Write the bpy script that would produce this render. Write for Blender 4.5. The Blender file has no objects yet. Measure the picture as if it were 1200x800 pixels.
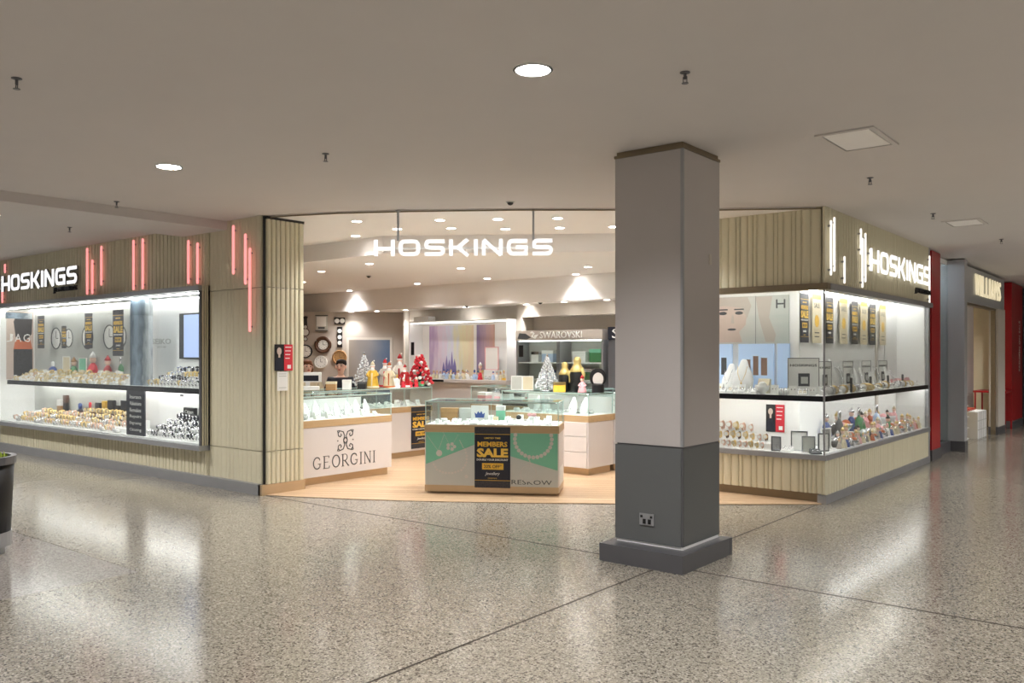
import bpy, bmesh, math, random
from mathutils import Matrix, Vector
R = random.Random(7)
D = bpy.data
COL = bpy.context.scene.collection
SC = bpy.context.scene

def lin(c):
    c = c / 255.0
    return c / 12.92 if c <= 0.04045 else ((c + 0.055) / 1.055) ** 2.4
def rgb(r, g, b): return (lin(r), lin(g), lin(b), 1.0)

# ------------------------------------------------------------------ camera, world, exposure
cam = D.cameras.new('camera'); camo = D.objects.new('camera', cam); COL.objects.link(camo)
camo.location = (0, 0, 1.55); camo.rotation_euler = (math.radians(90), 0, math.radians(38.9))
cam.sensor_width = 36.0; cam.lens = 29.7; cam.shift_y = 0.0133; cam.clip_end = 120
SC.camera = camo
world = D.worlds.new('mall_air'); SC.world = world; world.use_nodes = True
bgn = world.node_tree.nodes['Background']
bgn.inputs[0].default_value = (1.0, 0.98, 0.97, 1); bgn.inputs[1].default_value = 0.31
SC.view_settings.view_transform = 'Standard'; SC.view_settings.look = 'None'
SC.view_settings.exposure = 0.0; SC.view_settings.gamma = 1.0
SC.view_settings.use_curve_mapping = False
MALL_W, SHOP_W, CEIL_Z = 305.0, 76.0, 3.1
LED_WINDOW, LED_CASE, NEON, SIGN_E, LAMP_E = 27.0, 13.0, 1.0, 0.98, 8.0

# ------------------------------------------------------------------ materials
def nodes_of(m):
    m.use_nodes = True
    return m.node_tree.nodes, m.node_tree.links
def mat(name, col, rough=0.5, metal=0.0, emit=None, estr=0.0, coat=0.0, vary=0.0, scale=30.0, bump=0.0, spec=0.5):
    m = D.materials.new(name); n, l = nodes_of(m); b = n['Principled BSDF']
    b.inputs['Base Color'].default_value = col; b.inputs['Roughness'].default_value = rough
    b.inputs['Metallic'].default_value = metal; b.inputs['Coat Weight'].default_value = coat
    b.inputs['Specular IOR Level'].default_value = spec
    if emit:
        b.inputs['Emission Color'].default_value = emit; b.inputs['Emission Strength'].default_value = estr
    if vary or bump:
        tc = n.new('ShaderNodeTexCoord'); nz = n.new('ShaderNodeTexNoise'); nz.inputs['Scale'].default_value = scale
        nz.inputs['Detail'].default_value = 4
        l.new(tc.outputs['Object'], nz.inputs['Vector'])
        if vary:
            mx = n.new('ShaderNodeMix'); mx.data_type = 'RGBA'
            mx.inputs[6].default_value = tuple(max(0, c * (1 - vary)) for c in col[:3]) + (1,)
            mx.inputs[7].default_value = tuple(min(1, c * (1 + vary)) for c in col[:3]) + (1,)
            l.new(nz.outputs['Fac'], mx.inputs[0]); l.new(mx.outputs[2], b.inputs['Base Color'])
        if bump:
            bp = n.new('ShaderNodeBump'); bp.inputs['Strength'].default_value = bump; bp.inputs['Distance'].default_value = 0.01
            l.new(nz.outputs['Fac'], bp.inputs['Height']); l.new(bp.outputs['Normal'], b.inputs['Normal'])
    return m
def glass_mat(name, tint, f0=0.05, rough=0.0):
    m = D.materials.new(name); n, l = nodes_of(m); n.remove(n['Principled BSDF'])
    out = n['Material Output']; t = n.new('ShaderNodeBsdfTransparent'); g = n.new('ShaderNodeBsdfGlossy')
    t.inputs[0].default_value = tint; g.inputs['Roughness'].default_value = rough
    fr = n.new('ShaderNodeLayerWeight'); fr.inputs['Blend'].default_value = 0.12
    mp = n.new('ShaderNodeMath'); mp.operation = 'MULTIPLY_ADD'; mp.inputs[1].default_value = 0.31; mp.inputs[2].default_value = f0 * 0.6
    mp.use_clamp = True
    mx = n.new('ShaderNodeMixShader'); l.new(fr.outputs['Fresnel'], mp.inputs[0]); l.new(mp.outputs[0], mx.inputs[0])
    l.new(t.outputs[0], mx.inputs[1]); l.new(g.outputs[0], mx.inputs[2]); l.new(mx.outputs[0], out.inputs[0])
    return m
def terrazzo(name, base, dark, light, rough):
    m = D.materials.new(name); n, l = nodes_of(m); b = n['Principled BSDF']
    tc = n.new('ShaderNodeTexCoord')
    v1 = n.new('ShaderNodeTexVoronoi'); v1.inputs['Scale'].default_value = 105
    v2 = n.new('ShaderNodeTexVoronoi'); v2.inputs['Scale'].default_value = 210
    nz = n.new('ShaderNodeTexNoise'); nz.inputs['Scale'].default_value = 0.7; nz.inputs['Detail'].default_value = 3
    for v in (v1, v2, nz): l.new(tc.outputs['Object'], v.inputs['Vector'])
    r1 = n.new('ShaderNodeValToRGB'); r1.color_ramp.interpolation = 'CONSTANT'
    sep = n.new('ShaderNodeSeparateColor'); l.new(v1.outputs['Color'], sep.inputs[0])
    e = r1.color_ramp.elements
    e[0].position = 0; e[0].color = dark
    e[1].position = 0.16; e[1].color = base
    x = e.new(0.62); x.color = tuple(c * 0.80 for c in base[:3]) + (1,)
    x = e.new(0.82); x.color = light
    l.new(sep.outputs[0], r1.inputs[0])
    sep2 = n.new('ShaderNodeSeparateColor'); l.new(v2.outputs['Color'], sep2.inputs[0])
    r2 = n.new('ShaderNodeValToRGB'); r2.color_ramp.interpolation = 'CONSTANT'
    e = r2.color_ramp.elements; e[0].color = (0.66, 0.64, 0.6, 1); e[1].position = 0.15; e[1].color = (1, 1, 1, 1)
    l.new(sep2.outputs[1], r2.inputs[0])
    mu = n.new('ShaderNodeMix'); mu.data_type = 'RGBA'; mu.blend_type = 'MULTIPLY'; mu.inputs[0].default_value = 1
    l.new(r1.outputs[0], mu.inputs[6]); l.new(r2.outputs[0], mu.inputs[7])
    mp = n.new('ShaderNodeMapRange'); mp.inputs[3].default_value = 0.92; mp.inputs[4].default_value = 1.08
    l.new(nz.outputs['Fac'], mp.inputs[0])
    m2 = n.new('ShaderNodeMix'); m2.data_type = 'RGBA'; m2.blend_type = 'MULTIPLY'; m2.inputs[0].default_value = 1
    l.new(mu.outputs[2], m2.inputs[6]); l.new(mp.outputs[0], m2.inputs[7])
    l.new(m2.outputs[2], b.inputs['Base Color'])
    rr = n.new('ShaderNodeMapRange'); rr.inputs[3].default_value = rough * 0.75; rr.inputs[4].default_value = rough * 1.3
    l.new(nz.outputs['Fac'], rr.inputs[0]); l.new(rr.outputs[0], b.inputs['Roughness'])
    b.inputs['Specular IOR Level'].default_value = 0.6
    return m
def wood(name, c1, c2, rough=0.35, sc=(1.2, 22, 22)):
    m = D.materials.new(name); n, l = nodes_of(m); b = n['Principled BSDF']
    tc = n.new('ShaderNodeTexCoord'); mp = n.new('ShaderNodeMapping'); mp.inputs['Scale'].default_value = sc
    nz = n.new('ShaderNodeTexNoise'); nz.inputs['Scale'].default_value = 2.0; nz.inputs['Detail'].default_value = 6
    oi = n.new('ShaderNodeObjectInfo'); ad = n.new('ShaderNodeMath'); ad.operation = 'MULTIPLY_ADD'
    ad.inputs[1].default_value = 0.55; 
    l.new(oi.outputs['Random'], ad.inputs[0]); l.new(nz.outputs['Fac'], ad.inputs[2])
    sb = n.new('ShaderNodeMath'); sb.operation = 'SUBTRACT'; sb.inputs[1].default_value = 0.27; sb.use_clamp = True
    l.new(ad.outputs[0], sb.inputs[0])
    mx = n.new('ShaderNodeMix'); mx.data_type = 'RGBA'; mx.inputs[6].default_value = c1; mx.inputs[7].default_value = c2
    l.new(tc.outputs['Object'], mp.inputs[0]); l.new(mp.outputs[0], nz.inputs['Vector'])
    l.new(sb.outputs[0], mx.inputs[0]); l.new(mx.outputs[2], b.inputs['Base Color'])
    b.inputs['Roughness'].default_value = rough
    return m
def pastel(name, stops, scale=(9, 1, 1.2)):
    m = D.materials.new(name); n, l = nodes_of(m); b = n['Principled BSDF']
    tc = n.new('ShaderNodeTexCoord'); mp = n.new('ShaderNodeMapping'); mp.inputs['Scale'].default_value = scale
    nz = n.new('ShaderNodeTexNoise'); nz.inputs['Scale'].default_value = 1.6; nz.inputs['Detail'].default_value = 3
    sx = n.new('ShaderNodeSeparateXYZ'); l.new(tc.outputs['Generated'], sx.inputs[0])
    l.new(tc.outputs['Generated'], mp.inputs[0]); l.new(mp.outputs[0], nz.inputs['Vector'])
    a = n.new('ShaderNodeMath'); a.operation = 'MULTIPLY_ADD'; a.inputs[1].default_value = 0.7
    l.new(nz.outputs['Fac'], a.inputs[0]); l.new(sx.outputs[0], a.inputs[2])
    s = n.new('ShaderNodeMath'); s.operation = 'SUBTRACT'; s.inputs[1].default_value = 0.35; l.new(a.outputs[0], s.inputs[0])
    r = n.new('ShaderNodeValToRGB'); e = r.color_ramp.elements
    e[0].position = 0; e[0].color = stops[0]; e[1].position = 1; e[1].color = stops[-1]
    for i, c in enumerate(stops[1:-1]):
        x = e.new((i + 1) / (len(stops) - 1)); x.color = c
    l.new(s.outputs[0], r.inputs[0]); l.new(r.outputs[0], b.inputs['Base Color'])
    b.inputs['Roughness'].default_value = 0.3
    return m

M = {}
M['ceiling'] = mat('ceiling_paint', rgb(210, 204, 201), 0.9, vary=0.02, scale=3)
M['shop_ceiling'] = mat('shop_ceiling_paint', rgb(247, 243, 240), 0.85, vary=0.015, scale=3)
M['clad'] = mat('cream_cladding', rgb(216, 209, 182), 0.5, vary=0.02, scale=3)
M['timber'] = wood('oak_floor', rgb(210, 181, 148), rgb(182, 149, 114), 0.33)
M['band'] = wood('oak_band', rgb(204, 176, 136), rgb(176, 146, 106), 0.4)
M['kick'] = mat('champagne_metal', rgb(196, 172, 140), 0.3, 0.45, vary=0.08, scale=4)
M['terrazzo'] = terrazzo('terrazzo', rgb(153, 147, 134), rgb(90, 83, 75), rgb(178, 172, 160), 0.15)
M['terrazzo_grey'] = terrazzo('terrazzo_grey', rgb(158, 153, 147), rgb(128, 121, 114), rgb(172, 167, 161), 0.13)
M['grout'] = mat('joint_filler', rgb(58, 51, 43), 0.95, vary=0.1)
M['steel'] = mat('brushed_steel', rgb(166, 167, 170), 0.32, 0.45, vary=0.08, scale=6)
M['darksteel'] = mat('dark_steel', rgb(104, 104, 108), 0.3, 0.4, vary=0.1, scale=6)
M['bronze'] = mat('bronze_trim', rgb(140, 126, 104), 0.35, 0.6, vary=0.08, scale=8)
M['chrome'] = mat('mirror_black', rgb(40, 40, 44), 0.08, 0.6, vary=0.05)
M['white'] = mat('white_laminate', rgb(214, 208, 205), 0.35, vary=0.015, scale=5)
M['whitem'] = mat('white_matt', rgb(240, 240, 238), 0.6, vary=0.01, scale=5)
M['black'] = mat('black_plastic', rgb(16, 16, 18), 0.45, vary=0.1)
M['char'] = mat('charcoal_laminate', rgb(100, 102, 102), 0.36, vary=0.05, scale=2)
M['grey_lam'] = mat('grey_laminate', rgb(188, 182, 179), 0.33, vary=0.03, scale=2)
M['taupe'] = mat('taupe_paint', rgb(186, 176, 166), 0.7, vary=0.03, scale=4)
M['greige'] = mat('greige_paint', rgb(205, 198, 188), 0.7, vary=0.02, scale=4)
M['silver'] = mat('silver', rgb(214, 214, 218), 0.2, 1.0, vary=0.05)
M['gold'] = mat('gold', rgb(222, 194, 132), 0.28, 1.0, vary=0.05)
M['rose'] = mat('rose_gold', rgb(218, 180, 160), 0.28, 1.0, vary=0.05)
M['red'] = mat('red_gloss', rgb(172, 22, 30), 0.3, vary=0.06, scale=5)
M['redprint'] = mat('red_print', rgb(206, 38, 54), 0.5, vary=0.03)
M['navy'] = mat('navy_print', rgb(24, 28, 44), 0.4, vary=0.1)
M['goldprint'] = mat('gold_print', rgb(226, 180, 62), 0.45, vary=0.25, scale=18)
M['yellowprint'] = mat('yellow_print', rgb(236, 196, 84), 0.45, vary=0.1, scale=20)
M['whiteprint'] = mat('white_print', rgb(236, 236, 232), 0.5, vary=0.02)
M['greyprint'] = mat('grey_print', rgb(192, 194, 188), 0.5, vary=0.06, scale=6)
M['darkgrey'] = mat('dark_grey_print', rgb(70, 72, 74), 0.5, vary=0.1)
M['mint'] = mat('mint_print', rgb(122, 190, 160), 0.45, vary=0.03)
M['skin'] = mat('skin', rgb(240, 202, 182), 0.5, vary=0.05, scale=20)
M['skinprint'] = mat('skin_print', rgb(200, 180, 168), 0.5, vary=0.06, scale=6)
M['hairb'] = mat('brown_hair', rgb(122, 74, 46), 0.6, vary=0.2, scale=40)
M['haird'] = mat('dark_hair', rgb(34, 26, 24), 0.55, vary=0.2, scale=40)
M['cream'] = mat('cream_print', rgb(214, 202, 172), 0.5, vary=0.06, scale=10)
M['orange'] = mat('orange_print', rgb(190, 96, 50), 0.5, vary=0.15, scale=8)
M['bluep'] = mat('pale_blue_panel', rgb(186, 208, 236), 0.5, vary=0.03)
M['blue'] = mat('blue', rgb(60, 84, 150), 0.4, vary=0.1)
M['green'] = mat('green', rgb(70, 130, 84), 0.45, vary=0.15)
M['pink'] = mat('pink', rgb(228, 168, 172), 0.5, vary=0.08)
M['brownwood'] = wood('walnut', rgb(96, 60, 38), rgb(66, 40, 26), 0.35)
M['lightwood'] = wood('light_oak', rgb(190, 150, 100), rgb(160, 118, 74), 0.4)
M['leaf'] = mat('leaf', rgb(140, 160, 52), 0.5, vary=0.25, scale=25)
M['glass'] = glass_mat('shop_glass', (0.97, 0.985, 0.98, 1))
M['caseglass'] = glass_mat('case_glass', (0.94, 0.975, 0.965, 1), 0.07)
M['crystal'] = mat('crystal', rgb(232, 236, 240), 0.1, 0.15, vary=0.1, scale=60)
M['led'] = mat('led_strip', (1, 1, 1, 1), 0.5, emit=(1.0, 0.985, 0.96, 1), estr=LED_WINDOW)
M['ledcase'] = mat('case_led_strip', (1, 1, 1, 1), 0.5, emit=(0.96, 1.0, 1.0, 1), estr=LED_CASE)
M['lamp'] = mat('lamp_disc', (1, 1, 1, 1), 0.5, emit=(1.0, 0.96, 0.9, 1), estr=LAMP_E)
M['signlight'] = mat('lit_letters', (1, 1, 1, 1), 0.5, emit=(1.0, 1.0, 1.0, 1), estr=SIGN_E)
M['neonpink'] = mat('pink_neon', rgb(255, 170, 170), 0.5, emit=(1.0, 0.34, 0.33, 1), estr=NEON)
M['neonwhite'] = mat('white_neon', (1, 1, 1, 1), 0.5, emit=(1.0, 0.95, 0.88, 1), estr=1.0)
M['warmlit'] = mat('warm_letters', (1, 1, 1, 1), 0.5, emit=(1.0, 0.84, 0.5, 1), estr=0.6)
M['ledsoft'] = mat('cabinet_led_strip', (1, 1, 1, 1), 0.5, emit=(1.0, 0.99, 0.96, 1), estr=9.0)
M['edge'] = mat('glass_edge', rgb(196, 226, 222), 0.15, vary=0.03)
M['screen'] = mat('blue_screen', (0.2, 0.25, 0.4, 1), 0.3, emit=(0.52, 0.66, 1.0, 1), estr=0.75)
M['litpanel'] = mat('backlit_panel', rgb(176, 200, 232), 0.5, emit=(0.6, 0.76, 1.0, 1), estr=0.2)
M['pastel'] = pastel('pastel_streaks', [rgb(186, 160, 200), rgb(222, 206, 222), rgb(214, 218, 234), rgb(226, 220, 186), rgb(228, 210, 184)])
M['dusk'] = pastel('dusk_print', [rgb(140, 126, 160), rgb(180, 156, 168), rgb(206, 168, 152)])
M['bluephoto'] = pastel('blue_photo', [rgb(58, 78, 96), rgb(142, 162, 178), rgb(84, 100, 112), rgb(190, 198, 200)], (3, 1, 4))
M['greyphoto'] = pastel('grey_photo', [rgb(186, 178, 172), rgb(196, 196, 190), rgb(184, 190, 184)], (2, 1, 3))
M['doortone'] = pastel('frosted_door', [rgb(150, 140, 130), rgb(136, 136, 140), rgb(84, 104, 132)], (1, 1, 2))  # tones run from brown-grey to blue across the leaf
M['pearl'] = mat('pearl_print', rgb(204, 197, 190), 0.5, vary=0.08, scale=40)
M['alu'] = mat('grey_aluminium', rgb(176, 178, 182), 0.35, 0.15, vary=0.03, scale=3)
M['scarf'] = mat('pale_gold_scarf', rgb(206, 186, 120), 0.4, 0.3, vary=0.15, scale=30)
M['dapple'] = mat('speckled_print', rgb(52, 52, 58), 0.5, vary=0.9, scale=70)

# ------------------------------------------------------------------ mesh helpers
class MB:
    def __init__(s): s.v = []; s.f = []
    def add(s, vs, fs):
        o = len(s.v); s.v += [tuple(v) for v in vs]; s.f += [tuple(i + o for i in f) for f in fs]; return s
    def box(s, x0, x1, y0, y1, z0, z1):
        if x0 > x1: x0, x1 = x1, x0
        if y0 > y1: y0, y1 = y1, y0
        return s.add([(x0,y0,z0),(x1,y0,z0),(x1,y1,z0),(x0,y1,z0),(x0,y0,z1),(x1,y0,z1),(x1,y1,z1),(x0,y1,z1)],
              [(0,3,2,1),(4,5,6,7),(0,1,5,4),(1,2,6,5),(2,3,7,6),(3,0,4,7)])
    def bbox(s, x0, x1, y0, y1, z0, z1, b=0.006):
        """box with chamfered vertical and top edges"""
        p = [(x0+b,y0),(x1-b,y0),(x1,y0+b),(x1,y1-b),(x1-b,y1),(x0+b,y1),(x0,y1-b),(x0,y0+b)]
        c = ((x0+x1)/2, (y0+y1)/2); q = [(x + (b if x < c[0] else -b), y + (b if y < c[1] else -b)) for x, y in p]
        vs = [(x,y,z0) for x,y in p] + [(x,y,z1-b) for x,y in p] + [(x,y,z1) for x,y in q]
        fs = [tuple(reversed(range(8))), tuple(range(16,24))]
        for k in (0, 8):
            for i in range(8): j=(i+1)%8; fs.append((k+i,k+j,k+j+8,k+i+8))
        return s.add(vs, fs)
    def prism(s, poly, z0, z1):
        a = sum(poly[i][0]*poly[(i+1)%len(poly)][1]-poly[(i+1)%len(poly)][0]*poly[i][1] for i in range(len(poly)))
        if a < 0: poly = list(reversed(poly))
        n = len(poly)
        return s.add([(x,y,z0) for x,y in poly]+[(x,y,z1) for x,y in poly],
            [tuple(reversed(range(n))), tuple(range(n,2*n))]+[(i,(i+1)%n,(i+1)%n+n,i+n) for i in range(n)])
    def vprism(s, poly, y0, y1):
        """polygon in x,z extruded along y"""
        a = sum(poly[i][0]*poly[(i+1)%len(poly)][1]-poly[(i+1)%len(poly)][0]*poly[i][1] for i in range(len(poly)))
        if a < 0: poly = list(reversed(poly))
        n = len(poly)
        return s.add([(x,y0,z) for x,z in poly]+[(x,y1,z) for x,z in poly],
            [tuple(range(n)), tuple(reversed(range(n,2*n)))]+[(i,i+n,(i+1)%n+n,(i+1)%n) for i in range(n)])
    def lathe(s, prof, seg=12, c=(0,0,0), sx=1, sy=1, cap=True):
        vs=[]; fs=[]; n=len(prof)
        for i in range(seg):
            a=2*math.pi*i/seg
            for r,z in prof: vs.append((c[0]+r*sx*math.cos(a), c[1]+r*sy*math.sin(a), c[2]+z))
        for i in range(seg):
            j=(i+1)%seg
            for k in range(n-1): fs.append((i*n+k, j*n+k, j*n+k+1, i*n+k+1))
        if cap and prof[0][0] > 1e-6: fs.append(tuple(i*n for i in reversed(range(seg))))
        if cap and prof[-1][0] > 1e-6: fs.append(tuple(i*n+n-1 for i in range(seg)))
        return s.add(vs, fs)
    def tube(s, pts, r, seg=6, closed=False):
        P=[Vector(p) for p in pts]; n=len(P); vs=[]; fs=[]
        for i in range(n):
            if closed: t=P[(i+1)%n]-P[i-1]
            else: t=P[min(i+1,n-1)]-P[max(i-1,0)]
            t.normalize(); up=Vector((0,0,1)) if abs(t.z)<.9 else Vector((1,0,0))
            a=t.cross(up).normalized(); b=t.cross(a)
            rr = r[i] if isinstance(r,(list,tuple)) else r
            for k in range(seg):
                q=2*math.pi*k/seg; vs.append(P[i]+a*rr*math.cos(q)+b*rr*math.sin(q))
        for i in range(n if closed else n-1):
            j=(i+1)%n
            for k in range(seg):
                m=(k+1)%seg; fs.append((i*seg+k,i*seg+m,j*seg+m,j*seg+k))
        if not closed: fs += [tuple(reversed(range(seg))), tuple(range((n-1)*seg,n*seg))]
        return s.add(vs, fs)
    def ring(s, c, r, t, seg=14, axis='y', sx=1, sz=1):
        pts=[]
        for i in range(seg):
            a=2*math.pi*i/seg; u=r*sx*math.cos(a); w=r*sz*math.sin(a)
            pts.append((c[0]+u,c[1],c[2]+w) if axis=='y' else (c[0]+u,c[1]+w,c[2]))
        return s.tube(pts, t, 6, True)
    def disc(s, c, r, y0, y1, seg=20, sx=1, sz=1):
        return s.vprism([(c[0]+r*sx*math.cos(2*math.pi*i/seg), c[1]+r*sz*math.sin(2*math.pi*i/seg)) for i in range(seg)], y0, y1)
    def blob(s, c, rx, ry, rz, seg=8, rings=6):
        prof=[(math.sin(math.pi*i/rings), -math.cos(math.pi*i/rings)) for i in range(rings+1)]
        vs=[]; o=len(s.v)
        m=MB().lathe([(max(r,0),z) for r,z in prof], seg)
        return s.add([(c[0]+x*rx,c[1]+y*ry,c[2]+z*rz) for x,y,z in m.v], m.f)
    def mesh(s, name, material, smooth=False):
        me=D.meshes.new(name); me.from_pydata(s.v, [], s.f); me.materials.append(material)
        if smooth: me.polygons.foreach_set('use_smooth',[True]*len(me.polygons))
        me.update(); return me
    def build(s, name, material, parent=None, loc=(0,0,0), rz=0.0, smooth=False):
        return link(name, s.mesh(name, material, smooth), parent, loc, rz)
def link(name, me, parent=None, loc=(0,0,0), rz=0.0):
    o=D.objects.new(name, me); COL.objects.link(o); o.location=loc; o.rotation_euler=(0,0,rz)
    if parent: o.parent=parent
    return o
def tag(o, label=None, cat=None, group=None, kind=None):
    if label: o['label']=label
    if cat: o['category']=cat
    if group: o['group']=group
    if kind: o['kind']=kind
    return o
def empty(name, loc=(0,0,0), rz=0.0, label=None, cat=None, group=None, kind=None):
    o=D.objects.new(name,None); COL.objects.link(o); o.location=loc; o.rotation_euler=(0,0,rz); o.empty_display_size=.1
    return tag(o,label,cat,group,kind)
KIDS={}
def dup(root, loc, rz, label=None, group=None, scale=1.0):
    def kids(o): return [c for c in o.children]
    r=root.copy(); COL.objects.link(r); r.location=loc; r.rotation_euler=(0,0,rz); r.scale=(scale,)*3
    if label: r['label']=label
    if group: r['group']=group
    for ch in kids(root):
        c=ch.copy(); COL.objects.link(c); c.parent=r
        for g in kids(ch):
            d=g.copy(); COL.objects.link(d); d.parent=c
    return r
class Kind:
    """first placing moves the made thing itself, later ones copy it"""
    def __init__(s, make): s.root=make(); s.used=False
    def width(s):
        v=[q.co.x for c in s.root.children for q in c.data.vertices]; return max(v)-min(v)
    def put(s, loc, rz, label, group, scale=1.0):
        if not s.used:
            s.used=True; r=s.root; r.location=loc; r.rotation_euler=(0,0,rz); r.scale=(scale,)*3
            r['label']=label
            if group: r['group']=group
            return r
        return dup(s.root, loc, rz, label, group, scale)

_tc={}
def text_mesh(s, w, h, depth, material, shear=0.0, bold=0.0, res=2):
    """text upright in x,z facing -Y, centred on x, base at z 0, fitted to w by h (None keeps the aspect)"""
    c=D.curves.new('lettering','FONT'); c.body=s; c.size=1; c.extrude=0.05; c.resolution_u=res; c.shear=shear; c.offset=bold
    o=D.objects.new('lettering',c); COL.objects.link(o)
    bpy.context.view_layer.update()
    me=D.meshes.new_from_object(o.evaluated_get(bpy.context.evaluated_depsgraph_get()))
    D.objects.remove(o); D.curves.remove(c)
    xs=[v.co.x for v in me.vertices]; ys=[v.co.y for v in me.vertices]
    x0,x1,y0,y1=min(xs),max(xs),min(ys),max(ys)
    kh=h/(y1-y0) if h else w/(x1-x0); kw=w/(x1-x0) if w else kh
    for v in me.vertices:
        x,y,z=v.co; v.co=((x-(x0+x1)/2)*kw, -(z+0.05)/0.1*depth, (y-y0)*kh)
    me.materials.clear(); me.materials.append(material); me.name='lettering'
    return me
def text(s, w, h, parent, loc, material, depth=0.002, name='lettering', **k):
    return link(name, text_mesh(s,w,h,depth,material,**k), parent, loc)

def stroke(mb, pts, t, y0, y1, closed=False):
    """mitred stroke of width t along 2d points (x,z)"""
    P=[Vector(p) for p in pts]; n=len(P); L=[];Rr=[]
    for i in range(n):
        if closed: a=P[i]-P[i-1]; b=P[(i+1)%n]-P[i]
        else:
            a=P[i]-P[i-1] if i>0 else P[1]-P[0]; b=P[i+1]-P[i] if i<n-1 else P[-1]-P[-2]
        a.normalize(); b.normalize(); na=Vector((-a.y,a.x)); nb=Vector((-b.y,b.x)); m=(na+nb)
        if m.length<1e-6: m=na.copy()
        m.normalize(); k=t/2/max(.35,m.dot(na)); L.append(P[i]+m*k); Rr.append(P[i]-m*k)
    for i in range(n if closed else n-1):
        j=(i+1)%n
        mb.vprism([tuple(L[i]),tuple(Rr[i]),tuple(Rr[j]),tuple(L[j])], y0, y1)
def rrect(x0,x1,z0,z1,r,k=3):
    out=[]
    for cx,cz,a0 in ((x1-r,z1-r,0),(x0+r,z1-r,90),(x0+r,z0+r,180),(x1-r,z0+r,270)):
        for i in range(k+1):
            a=math.radians(a0+90*i/k); out.append((cx+r*math.cos(a),cz+r*math.sin(a)))
    return out
def arc(cx,cz,r,a0,a1,k=4,sz=1): return [(cx+r*math.cos(math.radians(a0+(a1-a0)*i/k)), cz+sz*r*math.sin(math.radians(a0+(a1-a0)*i/k))) for i in range(k+1)]
def wide_letter(ch, w, h, t, y0, y1):
    """wide square sans letter of outer size w by h"""
    m=MB(); g=t/2; X0,X1,Z0,Z1=g,w-g,g,h-g; mid=h/2; r=min(w,h)*.24
    S=lambda pts,c=False: stroke(m,pts,t,y0,y1,c)
    if ch=='H': S([(X0,0),(X0,h)]); S([(X1,0),(X1,h)]); S([(X0,mid-.05*h),(X1,mid-.05*h)])
    elif ch=='O': S(rrect(X0,X1,Z0,Z1,r),True)
    elif ch=='S':
        rr=(mid-g)/2
        S([(w*.98,Z1)]+arc(X0+rr,Z1-rr,rr,90,270,5)+arc(X1-rr,Z0+rr,rr,90,-90,5)+[(w*.02,Z0)])
    elif ch=='K': S([(X0,0),(X0,h)]); S([(X0,mid),(w*.42,mid),(w*.9,h)]); S([(w*.42,mid),(w*.92,0)])
    elif ch=='I': S([(w/2,0),(w/2,h)])
    elif ch=='N': S([(X0,0),(X0,Z1)]); S([(X0,h-.02*h),(X1,.02*h)]); S([(X1,h),(X1,0)])
    elif ch=='G': S([(w*.97,Z1)]+arc(X0+r,Z1-r,r,90,180,3)+arc(X0+r,Z0+r,r,180,270,3)+[(X1,Z0),(X1,mid),(w*.45,mid)])
    return m
def hoskings(parent, total, h, depth, material, backmat=None, y=0.0, t=.185):
    ws={'H':1.36,'O':1.4,'S':1.36,'K':1.36,'I':.22,'N':1.36,'G':1.36}; gap=.3
    tot=sum(ws[c] for c in 'HOSKINGS')+7*gap; k=total/tot; x=-total/2
    for c in 'HOSKINGS':
        b=wide_letter(c, ws[c]*k, h, t*h, y-depth, y); lo=b.build('letter', material, parent, (x,0,0))
        if backmat: wide_letter(c, ws[c]*k, h, .25*h, y, y+.02).build('letter_return', backmat, lo)
        x+=(ws[c]+gap)*k
SER={ # thin serif capitals: (thick strokes, thin strokes)
 'G':lambda w,h:([arc(w*.5,h*.5,w*.46,50,310,12,h/w*1.02)],[[(w*.86,h*.14),(w*.86,h*.42),(w*.62,h*.42),(w*1.0,h*.42)],[(w*.8,h*.85),(w*.84,h*.72)]]),
 'E':lambda w,h:([[(w*.2,0),(w*.2,h)]],[[(w*.04,0),(w*.82,0),(w*.86,h*.18)],[(w*.2,h*.51),(w*.68,h*.51)],[(w*.04,h),(w*.78,h),(w*.8,h*.84)]]),
 'O':lambda w,h:([arc(w*.5,h*.5,w*.47,0,360,18,h/w*1.06)],[]),
 'R':lambda w,h:([[(w*.18,0),(w*.18,h)],[(w*.42,h*.48),(w*.95,0)]],[[(w*.02,0),(w*.34,0)],[(w*.02,h)]+[(w*.45,h)]+arc(w*.48,h*.74,w*.3,80,-80,6,h*.26/(w*.3))+[(w*.18,h*.48)],[(w*.85,0),(w*1.04,0)]]),
 'I':lambda w,h:([[(w*.5,0),(w*.5,h)]],[[(w*.1,0),(w*.9,0)],[(w*.1,h),(w*.9,h)]]),
 'N':lambda w,h:([[(w*.12,h),(w*.88,0)]],[[(w*.12,0),(w*.12,h)],[(w*.88,0),(w*.88,h)],[(0,0),(w*.26,0)],[(0,h),(w*.16,h)],[(w*.74,h),(w*1.0,h)]])}
def serif_word(word, total, h, y0, y1):
    m=MB(); ws={'I':.42}; tot=sum(ws.get(c,1.0) for c in word)+.22*(len(word)-1); k=total/tot; x=-total/2
    for c in word:
        w=ws.get(c,1.0)*k; thick,thin=SER[c](w,h)
        for p in thick: stroke(m,[(x+a,b) for a,b in p],h*.085,y0,y1)
        for p in thin: stroke(m,[(x+a,b) for a,b in p],h*.045,y0,y1)
        x+=w+.22*k
    return m

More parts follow.
